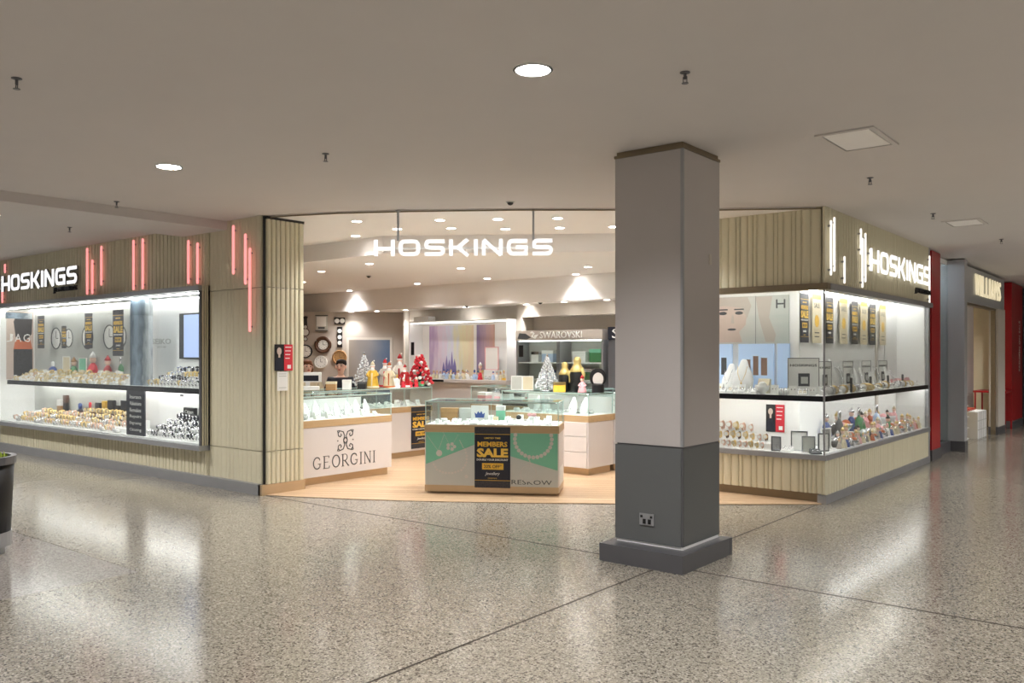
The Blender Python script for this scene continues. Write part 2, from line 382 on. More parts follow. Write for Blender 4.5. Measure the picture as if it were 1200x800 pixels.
def ribbed(L, z0, z1, seed, depth=.02, pitches=(.07,.085,.085,.1)):
    """ribbed panel of half-round battens along +x from 0 to L, front at y=-depth, back at y=.03"""
    r=random.Random(seed); prof=[(0,0)]; x=0.003
    while x < L-.03:
        p=min(r.choice(pitches), L-x-.003); g=.01; w=p-g
        if w>.012:
            for k in range(7):
                a=math.pi*k/6; prof.append((x+w/2-w/2*math.cos(a), -depth*math.sin(a)**.6))
        x+=p
    prof.append((L,0)); m=MB(); poly=prof+[(L,.03),(0,.03)]; n=len(poly)
    return m.add([(a,b,z0) for a,b in poly]+[(a,b,z1) for a,b in poly],
        [tuple(range(n)), tuple(reversed(range(n,2*n)))]+[((i+1)%n,i,i+n,(i+1)%n+n) for i in range(n)])

def spot(loc, watts, angle=130, blend=.8, col=(1,.985,.975), r=.06):
    l=D.lights.new('downlight_beam','SPOT'); l.energy=watts; l.spot_size=math.radians(angle); l.spot_blend=blend; l.color=col; l.shadow_soft_size=r
    o=D.objects.new('downlight_beam',l); COL.objects.link(o); o.location=loc; return o

ORD='first second third fourth fifth sixth seventh eighth ninth tenth eleventh twelfth thirteenth fourteenth fifteenth sixteenth seventeenth eighteenth nineteenth twentieth'.split()
ORD+=['twenty-'+o for o in ORD[:9]]+['thirtieth']+['thirty-'+o for o in ORD[:9]]
def across(pts):
    """order of points from left to right as seen from the mall in front of the shop"""
    a=math.radians(38.9); k=[(x*math.cos(a)+y*math.sin(a))/(-x*math.sin(a)+y*math.cos(a)) for x,y in pts]
    s=sorted(range(len(pts)),key=lambda i:k[i]); return {pts[j]:ORD[n] for n,j in enumerate(s)}

# ------------------------------------------------------------------ floor
fl = tag(MB().box(-32,14,-14,28,-.14,-.05).build('floor', M['grout']), 'grey-beige speckled polished terrazzo mall floor with thin dark joints', 'floor', kind='structure')
G=.004
for poly, m in (([(-32,3.03+G),(-5.88+G,3.03+G),(-5.88+G,-14),(-3.04-G,-14),(-3.04-G,5.55-G),(-32,5.55-G)],'terrazzo'),
                ([(-3.04+G,-14),(14,-14),(14,5.55-G),(-3.04+G,5.55-G)],'terrazzo'),
                ([(-32,5.55+G),(-3.04-G,5.55+G),(-3.04-G,28),(-32,28)],'terrazzo'),
                ([(-3.04+G,5.55+G),(14,5.55+G),(14,28),(-3.04+G,28)],'terrazzo'),
                ([(-32,-14),(-5.88-G,-14),(-5.88-G,3.03-G),(-32,3.03-G)],'terrazzo_grey')):
    MB().prism(poly,-.05,0).build('terrazzo_slab', M[m], fl)
MB().box(-3.048,-3.032,-14,8.75,-.02,.0008).build('joint_strip',M['grout'],fl); MB().box(-8,14,5.54,5.56,-.02,.0008).build('joint_strip',M['grout'],fl)
# timber boards of the shop floor, cut to the curved edge
EDGE=[(-8.1,5.5),(-7.72,5.66),(-7.0,6.0),(-6.33,6.38),(-5.5,6.92),(-4.69,7.5),(-3.95,8.05),(-3.4,8.5),(-3.0,8.83)]
REG=EDGE+[(-3.1,9.0),(-5.0,12.2),(-12.0,12.2),(-10.0,8.0),(-8.1,6.1)]
TA=math.radians(33); TU=Vector((math.cos(TA),math.sin(TA))); TV=Vector((-TU.y,TU.x)); T0=Vector((-8.1,5.3))
REGL=[((Vector(p)-T0).dot(TU),(Vector(p)-T0).dot(TV)) for p in REG]
def clip(poly, ax, val, keep_gt):
    out=[]
    for i in range(len(poly)):
        a,b=poly[i-1],poly[i]; ia=(a[ax]>=val)==keep_gt; ib=(b[ax]>=val)==keep_gt
        if ia!=ib:
            t=(val-a[ax])/(b[ax]-a[ax]); out.append(tuple(a[k]+t*(b[k]-a[k]) for k in (0,1)))
        if ib: out.append(b)
    return out
MB().prism([(x+(.0),y) for x,y in REG],.0006,.003).build('board_bed', M['grout'], fl)
MB().prism([(-8.1,6.1),(-10.0,8.0),(-12.0,12.2),(-15.6,12.6),(-15.6,6.1)],.0006,.006).build('timber_area', M['timber'], fl)
MB().prism([(-5.0,12.2),(-3.6,9.6),(-3.6,12.2)],.0006,.006).build('timber_area', M['timber'], fl)
PW=.15
for k in range(-1,40):
    s=clip(clip(REGL,1,k*PW+.002,True) or [(0,0)],1,(k+1)*PW-.002,False)
    if len(s)<3: continue
    x=-1.0-R.random()*1.5
    while x<8.5:
        q=clip(s,0,x+.001,True); q=clip(q,0,x+2.1,False) if len(q)>2 else q; x+=2.102
        if len(q)<3 or max(a[0] for a in q)-min(a[0] for a in q)<.05: continue
        W2=[tuple(T0+TU*a+TV*b) for a,b in q]
        c=Vector(W2[0]); m=MB().prism([tuple(Vector(p)-c) for p in W2],.003,.008)
        # boards are laid in their own frame so the grain runs along them
        rot=Matrix.Rotation(-TA,3,'Z'); m.v=[tuple(rot@Vector(v)) for v in m.v]
        m.build('timber_board', M['timber'], fl, (c.x,c.y,0), TA)

# ------------------------------------------------------------------ ceiling
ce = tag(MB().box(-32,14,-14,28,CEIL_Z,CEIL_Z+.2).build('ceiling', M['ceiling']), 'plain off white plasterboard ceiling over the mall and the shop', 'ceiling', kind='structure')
MB().box(-9.65,-8.72,-6,5.55,3.0,CEIL_Z).build('drop_beam', M['ceiling'], ce)
# shop ceiling inside the curved line, lowered in two steps
RAIL=[(-8.0,5.62),(-7.72,5.70),(-7.2,5.92),(-6.52,6.32),(-5.6,6.95),(-4.76,7.62),(-3.88,8.33),(-3.03,8.9)]
RAILc=[]
for i in range(len(RAIL)-1):
    for t in (0,.5): RAILc.append((RAIL[i][0]+t*(RAIL[i+1][0]-RAIL[i][0]), RAIL[i][1]+t*(RAIL[i+1][1]-RAIL[i][1])))
RAILc.append(RAIL[-1])
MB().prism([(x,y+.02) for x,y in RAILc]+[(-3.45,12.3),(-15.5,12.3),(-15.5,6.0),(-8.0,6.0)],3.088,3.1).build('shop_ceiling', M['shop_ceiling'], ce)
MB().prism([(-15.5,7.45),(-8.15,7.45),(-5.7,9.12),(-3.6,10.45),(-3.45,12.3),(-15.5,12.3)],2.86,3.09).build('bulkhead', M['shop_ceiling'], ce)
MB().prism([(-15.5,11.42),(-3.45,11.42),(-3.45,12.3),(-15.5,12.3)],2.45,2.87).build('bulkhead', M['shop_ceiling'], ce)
tag(MB().tube([(x,y,3.081) for x,y in RAILc],.008,6).build('trim_1', M['bronze']), 'thin dark curved metal line in the ceiling along the shop opening', 'trim', kind='structure')

# ------------------------------------------------------------------ left shopfront
wl = empty('wall_left',(0,0,0),label='cream ribbed shopfront wall and end pier on the left with a display window', cat='wall', kind='structure')
def rib(x,y,rz,L,z0,z1,seed,par,name='ribbed_panel',**k): return ribbed(L,z0,z1,seed,**k).build(name,M['clad'],par,(x,y,0),math.radians(rz))
rib(-15.3,5.55,0,6.18,.12,.42,1,wl); rib(-15.3,5.55,0,6.2,2.38,3.1,2,wl)
for z0,z1 in ((.12,.476),(.484,2.30),(2.308,3.1)):
    rib(-9.08,5.55,0,1.03,z0,z1,3,wl,depth=.006); rib(-8.0,5.575,90,.505,z0,z1 if z1<3 else 3.06,4,wl,pitches=(.06,.06,.07))
MB().box(-9.06,-8.03,5.58,6.075,0.1,3.1).box(-15.3,-9.06,5.58,6.06,2.4,3.1).box(-15.3,-9.06,5.58,6.02,0,.42).build('wall_core', M['greige'], wl)
MB().box(-8.022,-8.008,5.548,5.575,.12,3.09).build('corner_gap', M['black'], wl)
MB().box(-8.04,-7.985,5.575,6.08,3.06,3.09).build('head_gap', M['black'], wl)
tag(MB().box(-15.3,-8.005,5.5,5.6,0,.118).build('baseboard_left', M['steel']), 'brushed steel kickplate along the foot of the left shopfront', 'baseboard', kind='structure')
tag(MB().box(-8.04,-7.97,5.5,6.08,0,.118).build('baseboard_left_return', M['kick']), 'champagne metal kickplate at the end face of the left pier', 'baseboard', kind='structure')
tag(MB().box(-32,-15.32,5.5,6.1,0,3.1).build('wall_left_far', M['greige']), 'plain wall beyond the left end of the ribbed shopfront', 'wall', kind='structure')

w1 = empty('window_1',(0,0,0),label='long two-shelf lit display window in the left shopfront', cat='window', kind='structure')
X0,X1=-15.15,-9.12
MB().box(X0-.05,X1+.02,5.41,5.56,2.31,2.372).build('window_hood', M['steel'], w1)
MB().box(X0-.05,X1+.02,5.42,5.6,.42,.48).build('window_sill', M['steel'], w1)
MB().box(X1-.02,X1+.02,5.44,5.56,.48,2.31).build('window_post', M['darksteel'], w1)
rib(X1+.02,5.455,90,.1,.48,2.38,9,w1,'side_panel',depth=.006,pitches=(.03,))
MB().box(X0-.05,X0+.03,5.44,5.56,.48,2.31).build('window_post', M['whitem'], w1)
MB().box(X0,X1-.02,6.0,6.04,.48,2.32).build('back_panel', M['greyprint'], w1)
MB().box(-11.5,X1-.03,5.985,6.0,.5,2.3).build('white_back_panel', M['whitem'], w1)
MB().box(X0,X0+.02,5.5,6.0,.48,2.31).box(X1-.04,X1-.02,5.5,6.0,.48,2.31).build('end_panel', M['whitem'], w1)
MB().box(X0,X1-.02,5.46,6.0,.48,.5).build('window_deck', M['whitem'], w1)
MB().box(X0,X1-.02,5.48,6.0,2.30,2.315).build('window_top', M['whitem'], w1)
MB().box(X0+.3,X1-.04,5.5,5.985,1.13,1.15).build('shelf', M['whitem'], w1)
MB().box(X0+.3,X1-.04,5.475,5.5,1.085,1.15).build('shelf_edge', M['chrome'], w1)
MB().box(X0+.05,X1-.06,5.50,5.53,2.288,2.299).box(X0+.05,X1-.06,5.93,5.95,2.288,2.299).build('light_strip', M['led'], w1)
MB().box(X0+.35,X1-.06,5.52,5.55,1.118,1.129).build('light_strip', M['led'], w1); MB().box(X0+.35,X1-.06,5.92,5.94,1.118,1.129).build('light_strip', M['led'], w1)  # the rear strip is added to brighten the lower shelf
for a,b in ((X0+.03,-13.1),(-13.095,-11.1),(-11.095,X1-.02)): MB().box(a,b,5.45,5.458,.48,2.31).build('pane', M['glass'], w1)
MB().box(-11.02,-10.54,5.56,5.62,1.15,2.3).build('divider', M['bluephoto'], w1)
# ------------------------------------------------------------------ right shopfront
wr = empty('wall_right',(0,0,0),label='cream ribbed corner shopfront on the right wrapped by a lit glass display', cat='wall', kind='structure')
rib(-4.6,8.9,0,1.6,.1,.45,11,wr,depth=.014,pitches=(.045,.09,.06,.1)); rib(-3.0,8.9,90,4.45,.09,.45,12,wr)
rib(-4.62,8.9,0,1.62,2.3,3.1,13,wr,depth=.014,pitches=(.045,.09,.06,.1)); rib(-3.0,8.9,90,4.45,2.3,3.1,14,wr)
MB().box(-4.58,-3.03,8.94,9.36,.08,.45).box(-3.45,-3.03,9.0,13.33,0,.45).box(-4.6,-3.03,8.94,9.4,2.32,3.1).box(-3.5,-3.03,9.0,13.35,2.32,3.1).build('wall_core', M['greige'], wr)
tag(MB().box(-3.06,-2.97,8.87,13.33,0,.088).build('baseboard_right', M['steel']), 'brushed steel kickplate along the long face of the right shopfront', 'baseboard', kind='structure')
tag(MB().box(-4.58,-3.06,8.93,9.0,.003,.1).build('baseboard_right_return', M['bronze']), 'recessed bronze kickplate under the short face of the right shopfront', 'baseboard', kind='structure')
MB().box(-3.012,-2.984,8.884,8.915,.1,.45).box(-3.012,-2.984,8.884,8.915,2.3,3.1).build('corner_bead',M['clad'],wr)
MB().box(-3.12,-2.98,13.28,13.36,.0,3.1).build('end_post', M['steel'], wr)
w2 = empty('window_2',(0,0,0),label='corner glass display window with two lit shelves in the right shopfront', cat='window', kind='structure')
MB().box(-4.62,-2.95,8.85,8.95,2.235,2.3).build('window_hood', M['bronze'], w2)
MB().box(-3.05,-2.94,8.95,13.36,2.235,2.3).build('window_hood', M['steel'], w2)
MB().box(-4.6,-2.97,8.87,8.93,.45,.505).build('window_sill', M['steel'], w2)
MB().box(-3.03,-2.97,8.93,13.34,.45,.505).build('window_sill', M['steel'], w2)
MB().box(-4.6,-3.03,8.93,9.33,.48,.5).box(-3.42,-3.03,9.33,13.28,.48,.5).build('window_deck', M['whitem'], w2)
MB().box(-4.6,-3.01,8.93,9.33,1.095,1.12).box(-3.42,-3.01,9.33,13.28,1.095,1.12).build('shelf', M['whitem'], w2)
MB().box(-4.6,-2.99,8.895,8.93,1.062,1.12).box(-3.01,-2.985,8.93,13.28,1.062,1.12).build('shelf_edge', M['chrome'], w2)
MB().box(-4.6,-3.03,8.93,9.33,2.285,2.3).box(-3.42,-3.03,9.33,13.28,2.285,2.3).build('window_top', M['whitem'], w2)
MB().box(-4.6,-3.46,9.33,9.36,.48,2.3).build('back_panel', M['whitem'], w2)
MB().box(-3.45,-3.42,9.36,13.3,.48,2.3).build('back_panel', M['whitem'], w2)
MB().box(-3.47,-3.40,9.29,9.36,.5,2.29).build('corner_post', M['whitem'], w2)
MB().box(-3.42,-3.03,13.26,13.28,.5,2.29).build('end_panel', M['whitem'], w2)
MB().box(-3.418,-3.41,12.65,13.26,1.12,2.28).build('white_back_panel', M['whitem'], w2)
MB().box(-4.6,-3.06,8.95,8.98,2.272,2.284).box(-3.07,-3.045,8.98,13.2,2.272,2.284).box(-3.36,-3.335,9.4,13.2,2.272,2.284).build('light_strip', M['led'], w2)  # the rear strip is added to brighten the long upper face
MB().box(-4.6,-3.06,8.95,8.98,1.082,1.094).box(-3.07,-3.045,8.98,13.2,1.082,1.094).build('light_strip', M['led'], w2)
for z0,z1 in ((.505,1.062),(1.12,2.235)):
    MB().box(-4.6,-3.0,8.89,8.898,z0,z1).build('pane', M['glass'], w2); MB().box(-3.0,-2.992,8.9,13.28,z0,z1).build('pane', M['glass'], w2)
MB().box(-3.004,-2.988,8.886,8.902,.505,2.235).build('glass_joint', M['steel'], w2)

# ------------------------------------------------------------------ column
cl = empty('column',(-3.166,5.843,0),label='square mall column with pale upper panels and charcoal lower panels in front of the shop', cat='column', kind='structure')
cx,cy=-3.166,5.843
def cb(a,b,c,d,e,f): return MB().box(a-cx,b-cx,c-cy,d-cy,e,f)
cb(-3.43,-2.90,5.565,6.125,.0,3.1).build('column_core', M['grey_lam'], cl)
for nm,m,z0,z1 in (('lower_panel','char',.155,.87),('upper_panel','grey_lam',.882,3.05)):
    cb(-3.453,-2.894,5.54,5.56,z0,z1).build(nm,M[m],cl); cb(-2.90,-2.88,5.556,6.146,z0,z1).build(nm,M[m],cl)
    cb(-3.453,-3.433,5.562,6.146,z0,z1).build(nm,M[m],cl); cb(-3.43,-2.902,6.126,6.146,z0,z1).build(nm,M[m],cl)
cb(-2.897,-2.876,5.536,5.557,.882,3.05).build('corner_trim', M['steel'], cl)
cb(-2.892,-2.881,5.541,5.552,.155,.87).build('corner_trim', M['darksteel'], cl)
cb(-3.44,-2.885,5.55,6.14,.868,.884).build('shadow_joint', M['darksteel'], cl)
cb(-3.46,-2.874,5.534,6.152,3.052,3.072).build('head_trim', M['bronze'], cl)
cb(-3.445,-2.888,5.552,6.138,3.072,3.1).build('head_trim', M['bronze'], cl)
cb(-3.445,-2.885,5.55,6.14,.12,.156).build('column_neck', M['whitem'], cl)
cb(-3.44,-2.80,5.385,6.16,0,.132).build('plinth', M['darksteel'], cl)
cb(-3.50,-3.44,5.39,6.16,0,.132).build('plinth_end', M['darksteel'], cl); cb(-2.87,-2.798,6.16,6.2,0,.132).build('plinth_end', M['darksteel'], cl)
ol=cb(-3.235,-3.112,5.53,5.542,.282,.368).build('power_outlet', M['steel'], cl)
oo=MB()
for x in (-3.203,-3.160): oo.box(x-cx,x+.022-cx,5.524-cy,5.531-cy,.293,.328)
for x in (-3.224,-3.142): oo.box(x-cx,x+.016-cx,5.524-cy,5.531-cy,.338,.354)
oo.build('socket_hole', M['black'], ol)
MB().box(.286,.292,.12,.155,2.24,2.32).build('small_plate', M['greige'], cl)

# ------------------------------------------------------------------ shop back walls
wb = tag(MB().box(-12.5,-3.4,12.2,12.3,0,2.5).box(-12.42,-12.36,11.9,12.2,0,2.46).box(-9.47,-9.34,11.86,12.2,0,2.46).box(-9.34,-5.4,11.86,12.2,2.23,2.46).box(-12.42,-9.47,12.0,12.2,2.2,2.46).build('wall_back', M['greige']), 'greige back wall of the shop with recesses for lit display units', 'wall', kind='structure')
wk = empty('wall_back_left',(-14.71,10.95,0),math.radians(38.9),label='taupe wall at the back left of the shop where clocks hang', cat='wall', kind='structure')
MB().box(-.6,2.9,0,.08,0,2.46).build('wall_face', M['taupe'], wk)
MB().box(1.10,2.06,-.03,.01,.008,1.92).build('door_frame', M['greige'], wk)
MB().box(1.15,2.01,-.035,-.029,.02,1.87).build('door_leaf', M['doortone'], wk)
tag(MB().box(-15.6,-15.5,6.0,12.6,0,3.1).build('wall_inner_left', M['taupe']), 'inner side wall at the far left of the shop', 'wall', kind='structure')
tag(MB().box(-15.3,-8.78,6.08,6.14,0,3.09).build('wall_window_back', M['greige']), 'partition behind the left display window', 'wall', kind='structure')
tag(MB().box(-3.56,-3.47,9.42,12.2,0,3.09).build('wall_inner_right', M['greige']), 'partition behind the right display window', 'wall', kind='structure')

# ------------------------------------------------------------------ neighbouring shops on the right
def red_post(y0,y1,label):
    r=empty('red_post',(-3.12,(y0+y1)/2,0),label=label,cat='post',kind='structure'); h=(y1-y0)/2
    MB().box(-.1,.14,-h,h,.16,3.08).build('post_face', M['red'], r); MB().box(-.1,.15,-h-.01,h+.01,0,.16).build('post_base', M['darksteel'], r); return r
red_post(13.46,14.0,'dark red post between the ribbed corner shop and the shoe shop')
p2=red_post(20.45,21.85,'dark red post with vertical white lettering beyond the shoe shop')
t=text('FASHION ON SALE',1.1,.16,p2,(.145,.35,1.75),M['whiteprint']); t.rotation_euler=(0,math.radians(-90),math.radians(90))
wf = empty('wall_right_far',(0,0,0),label='pale grey piers and fascia of the shoe shop further along the mall', cat='wall', kind='structure')
MB().box(-3.2,-2.85,15.05,15.25,.17,3.08).build('pier', M['alu'], wf); MB().box(-3.21,-2.84,15.04,15.26,0,.17).build('pier_base', M['darksteel'], wf)
MB().box(-3.12,-2.96,18.73,19.5,.15,2.46).build('pier', M['greige'], wf); MB().box(-3.13,-2.95,18.72,19.51,0,.15).build('pier_base', M['darksteel'], wf)
MB().box(-3.14,-2.96,15.25,19.4,2.45,3.05).build('fascia', M['alu'], wf)
MB().box(-3.08,-3.0,15.26,18.73,2.41,2.45).build('door_head', M['bronze'], wf); MB().box(-3.08,-3.0,18.68,18.73,0,2.45).build('door_jamb', M['bronze'], wf)
MB().box(-3.8,-3.7,19.5,20.45,.15,3.05).build('side_panel', M['whitem'], wf)
MB().box(-5.2,-3.3,21.0,21.1,0,3.05).box(-5.2,-5.1,15.3,21.0,0,2.8).box(-5.2,-3.2,15.2,15.3,0,3.05).build('inner_wall', M['cream'], wf)
MB().box(-5.2,-3.15,15.3,21.0,2.72,2.8).build('inner_ceiling', M['shop_ceiling'], wf)
w3 = empty('window_3',(0,0,0),label='tall pale glass panel between the dark red post and the grey pier', cat='window', kind='structure')
MB().box(-3.1,-3.09,14.0,15.05,.17,3.0).build('pane', M['caseglass'], w3); MB().box(-3.13,-3.05,14.0,15.05,0,.17).build('pane_base', M['darksteel'], w3)
MB().box(-3.7,-3.6,13.9,15.1,.17,3.05).build('back_panel', M['bluep'], w3); MB().box(-3.55,-3.5,14.05,15.0,2.985,2.998).build('light_strip', M['led'], w3); MB().box(-3.6,-3.1,14.0,15.05,3.0,3.08).build('window_top', M['whitem'], w3)  # the light strip is added to brighten the pale blue panel
sg = empty('shop_sign',(-2.95,17.65,2.6),math.radians(90),'warm lit block letter sign WILLIAMS on the grey shoe shop fascia','sign')
ww={'I':.35,'W':1.35,'M':1.2}; tot=sum(ww.get(c,.9) for c in 'WILLIAMS')+.4*7; k=2.45/tot; x=-2.45/2
for c in 'WILLIAMS':
    w=ww.get(c,.9)*k; text(c,w,.36,sg,(x+w/2,0,0),M['warmlit'],.02,'letter'); x+=w+.4*k
tag(MB().box(-3.5,-2.9,21.9,24.2,0,3.05).build('wall_right_end', M['darkgrey']), 'dark shopfront at the far right edge beyond the red posts', 'wall', kind='structure')
tag(MB().box(-2.88,-2.86,22.05,24.0,1.5,2.75).build('dark_screen', M['navy']), 'dark wall screen beyond the far red post', 'screen')
tag(MB().box(-32,14,27.9,28,0,3.1).build('wall_far', M['greige']), 'plain wall at the far end of the mall', 'wall', kind='structure')
spot((-4.2,17.0,2.7),110,150); spot((-4.2,19.3,2.7),110,150)
def downlights(rows,z,r,w,angle,word,group):
    o=across(rows)
    for x,y in rows: downlight(o[(x,y)]+' round downlight from the left '+word,x,y,z,r,w,angle,group)
def downlight(label,x,y,z,r,w,angle,group,lamp='lamp'):
    d=empty('downlight',(x,y,z),0,label,'light',group)
    MB().lathe([(r*1.15,-.006),(r*1.15,0),(r,0),(r,-.008)],18,cap=False).build('trim_ring',M['whitem'],d)
    MB().lathe([(0.0001,-.004),(r,-.004)],18).build('lamp_disc',M[lamp],d)
    if w: spot((x,y,z-.02),w,angle,r=r*.7)
    return d
downlights([(-4.0,16.7),(-4.2,18.2),(-4.5,17.2)],2.72,.09,0,0,'in the shoe shop ceiling','downlights in the shoe shop')
# white grid cube with shoes, yellow rack
q=empty('display_cube',(-3.2,17.95,0),math.radians(90),'white grid display cube with red and tan shoes on it inside the shoe shop','display stand')
MB().bbox(-.42,.42,-.1,.5,0,.5).build('cube',M['whitem'],q)
g=MB()
for i in range(1,5): g.box(-.42+.168*i-.006,-.42+.168*i+.006,-.106,-.1,0,.5)
for i in range(1,3): g.box(-.42,.42,-.106,-.1,.167*i-.006,.167*i+.006)
g.build('grid_line',M['greyprint'],q)
for i in range(5):
    m='red' if i%2 else 'orange'
    s=tag(MB().bbox(-.05,.05,-.13,.13,0,.04,.02).bbox(-.045,.045,.0,.13,.03,.09,.015).build('shoe',M[m],None,(-3.4,17.62+.16*i,.5),math.radians(80+8*i),True),
        ORD[i]+(' shoe from the left, red,' if i%2 else ' shoe from the left, tan,')+' on the white grid cube','shoe','shoes on the grid cube')
q=empty('shoe_rack',(-3.24,17.3,0),math.radians(90),'slim shelf rack of yellow boxes behind the grey pier of the shoe shop','rack')
MB().box(-.2,.2,.2,.22,0,1.0).build('rack_back',M['whitem'],q)
for i in range(5): MB().box(-.2,.2,0,.2,.2*i,.2*i+.02).build('shelf',M['whitem'],q)
for i in range(5):
    for j in range(2):
        tag(MB().bbox(-.08,.08,-.07,.07,0,.13).build('shoe_box',M['yellowprint'],None,(-3.34,17.2+.2*j,.2*i+.02),math.radians(90)),('left','right')[j]+' yellow shoe box on the '+ORD[i]+' shelf from the bottom of the slim rack','box','yellow shoe boxes on the rack')
q=empty('display_bench',(-3.38,14.5,.17),math.radians(90),'white display block with dark shoes behind the tall glass panel','display stand')
MB().bbox(-.4,.4,-.1,.15,0,.6).build('block',M['whitem'],q); MB().bbox(-.15,.1,-.08,.1,.6,.68,.02).build('shoe_top',M['navy'],q)
q=empty('red_table',(-3.3,19.97,0),0,'red framed table beside the far red post','table')
MB().box(-.25,.35,-.4,.4,.78,.82).build('table_top',M['red'],q)
for sx in (-.23,.31):
    for sy in (-.38,.36): MB().box(sx,sx+.03,sy,sy+.03,0,.78).build('leg',M['red'],q)

# ------------------------------------------------------------------ ceiling fittings
downlight('large round downlight in the mall ceiling, nearest to the square column',-2.79,3.64,CEIL_Z,.095,MALL_W,140,None)
downlight('round downlight in the mall ceiling in front of the left display window',-6.55,3.63,CEIL_Z,.095,MALL_W,140,None)
for x,y,k in ((.97,3.63,1),(-10.3,3.63,1.3),(-14.1,3.63,1.3),(-6.55,-.6,1),(-2.79,-.6,1),(.97,-.6,1),(4.7,3.63,1),(4.7,-.6,1),(.97,7.4,1.7),(.97,11.2,2),(.97,15.0,2),(.97,19.0,2),(4.7,9.3,1.5),(4.7,13.1,1.5),(4.7,17,1.5),(-2.79,-4.4,1),(.97,-4.4,1)):
    downlight('round downlight of the mall ceiling',x,y,CEIL_Z,.095,MALL_W*k,150,'mall downlights outside the view')  # unseen lamps added to light the mall and the right corridor
downlights(((-7.47,6.42),(-7.54,7.12),(-6.67,6.96),(-6.99,7.49),(-6.11,7.32),(-6.52,7.95),(-5.55,7.69),(-5.95,8.29),(-5.4,8.62),(-8.4,7.2),(-4.6,8.3),(-4.9,9.0)),3.088,.055,SHOP_W,120,'in the high front shop ceiling','downlights of the front shop ceiling')
downlights(((-9.17,8.12),(-8.58,9.41),(-11.04,10.93),(-9.38,10.95),(-6.99,10.46),(-7.77,11.27),(-13.3,11.25),(-10.6,8.4),(-12.4,9.4),(-6.2,10.9)),2.86,.055,SHOP_W,120,'in the shop ceiling between the two bulkheads','downlights of the middle shop ceiling')
downlights(((-13.61,11.55),(-12.89,11.61),(-12.21,11.75),(-10.59,11.75),(-9.16,11.75),(-8.23,11.6),(-7.39,11.6)),2.45,.055,SHOP_W*.55,120,'in the low ceiling along the back wall','downlights of the low back ceiling')
for i,(x,y,z,lab) in enumerate(((-10.6,9.37,2.86,'black dome camera in the middle shop ceiling'),(-10.34,11.5,2.45,'black dome camera in the low back ceiling above the pastel poster wall'),(-8.66,11.5,2.45,'black dome camera in the low back ceiling above the crystal cabinet'),(-5.38,6.64,3.1,'dark dome camera in the mall ceiling above the hanging sign'))):
    d=empty('dome_camera',(x,y,z),0,lab,'camera'); d.scale=(.6,.6,.5); MB().lathe([(.07,-.002),(.07,-.02),(.055,-.02)],14).build('ring',M['greyprint'],d); MB().lathe([(.0001,-.075),(.03,-.065),(.05,-.04),(.055,-.02)],14).build('dome',M['black'],d)
def sprinkler():
    d=empty('sprinkler',cat='sprinkler')
    MB().lathe([(.035,0),(.035,-.006),(.014,-.012)],12).build('escutcheon',M['darksteel'],d)
    MB().lathe([(.011,-.006),(.011,-.045),(.006,-.05)],8).box(-.016,-.012,-.003,.003,-.075,-.03).box(.012,.016,-.003,.003,-.075,-.03).build('body',M['darksteel'],d)
    MB().lathe([(.024,-.078),(.024,-.074),(.001,-.074)],12).build('deflector',M['darksteel'],d); return d
K=Kind(sprinkler)
for x,y,l in ((-5.13,1.94,'dark sprinkler head in the ceiling at the far left of the photo'),(-2.17,4.2,'dark sprinkler head in the ceiling just in front of the square column'),(-5.2,4.16,'dark sprinkler head in the ceiling in front of the ribbed end pier'),(-8.46,4.13,'dark sprinkler head in the ceiling beside the drop beam on the left'),(-10.6,4.6,'dark sprinkler head beyond the drop beam on the left'),(-2.2,7.71,'dark sprinkler head below the nearer ceiling hatch, towards the right shopfront'),(-2.22,10.09,'dark sprinkler head between the two ceiling hatches'),(-2.0,12.9,'dark sprinkler head near the shoe shop, beyond the farther hatch'),(-1.9,16.8,'farthest sprinkler head, in front of the shoe shop sign')):
    K.put((x,y,CEIL_Z),0,l,None,.8)
def hatch(x,y,w,h,l):
    d=empty('ceiling_hatch',(x,y,CEIL_Z),0,l,'hatch')
    m=MB(); t=.035
    for a,b,c,e in ((-w,w,-h,-h+t),(-w,w,h-t,h),(-w,-w+t,-h+t,h-t),(w-t,w,-h+t,h-t)): m.box(a,b,c,e,-.012,.0)
    m.build('frame',M['ceiling'],d); MB().box(-w+t,w-t,-h+t,h-t,-.003,.0).build('reveal',M['darksteel'],d)
    MB().box(-w+t+.01,w-t-.012,-h+t+.01,h-t-.012,-.009,-.002).build('panel',M['shop_ceiling'],d)
hatch(-1.88,6.28,.2,.31,'square white ceiling access hatch, the nearer and larger of the two')
hatch(-2.08,11.0,.2,.26,'ceiling access hatch farther along the mall, near the shoe shop')

# ------------------------------------------------------------------ signs
A=math.atan2(.84,1.2)
s=empty('hanging_sign',(-6.04,6.66,2.605),math.radians(36.5),'white lit HOSKINGS letters hung from two rods across the shop opening','sign')
hoskings(s,1.90,.172,.03,M['signlight'],t=.21)
for x in (-.70,.745):
    MB().lathe([(.012,.165),(.012,.49)],8,(x,.02,0)).lathe([(.03,.475),(.03,.49)],10,(x,.02,0)).build('rod',M['alu'],s)
MB().box(-.95,.95,.004,.02,.075,.095).build('back_rail',M['whitem'],s)
s=empty('wall_sign',(-13.70,5.47,2.575),0,'lit white HOSKINGS letters on the left ribbed shopfront','sign')
hoskings(s,2.66,.25,.015,M['signlight'],M['darksteel'])
text('JEWELLERS',.74,.085,s,(1.03,-.02,-.12),M['black'],.03,'small_lettering',bold=.01)
s=empty('wall_sign',(-2.94,11.72,2.535),math.radians(90),'lit white HOSKINGS letters on the right ribbed shopfront','sign')
hoskings(s,2.82,.265,.012,M['signlight'])
text('JEWELLERS',.8,.085,s,(.9,-.02,-.16),M['black'],.03,'small_lettering',bold=.01)
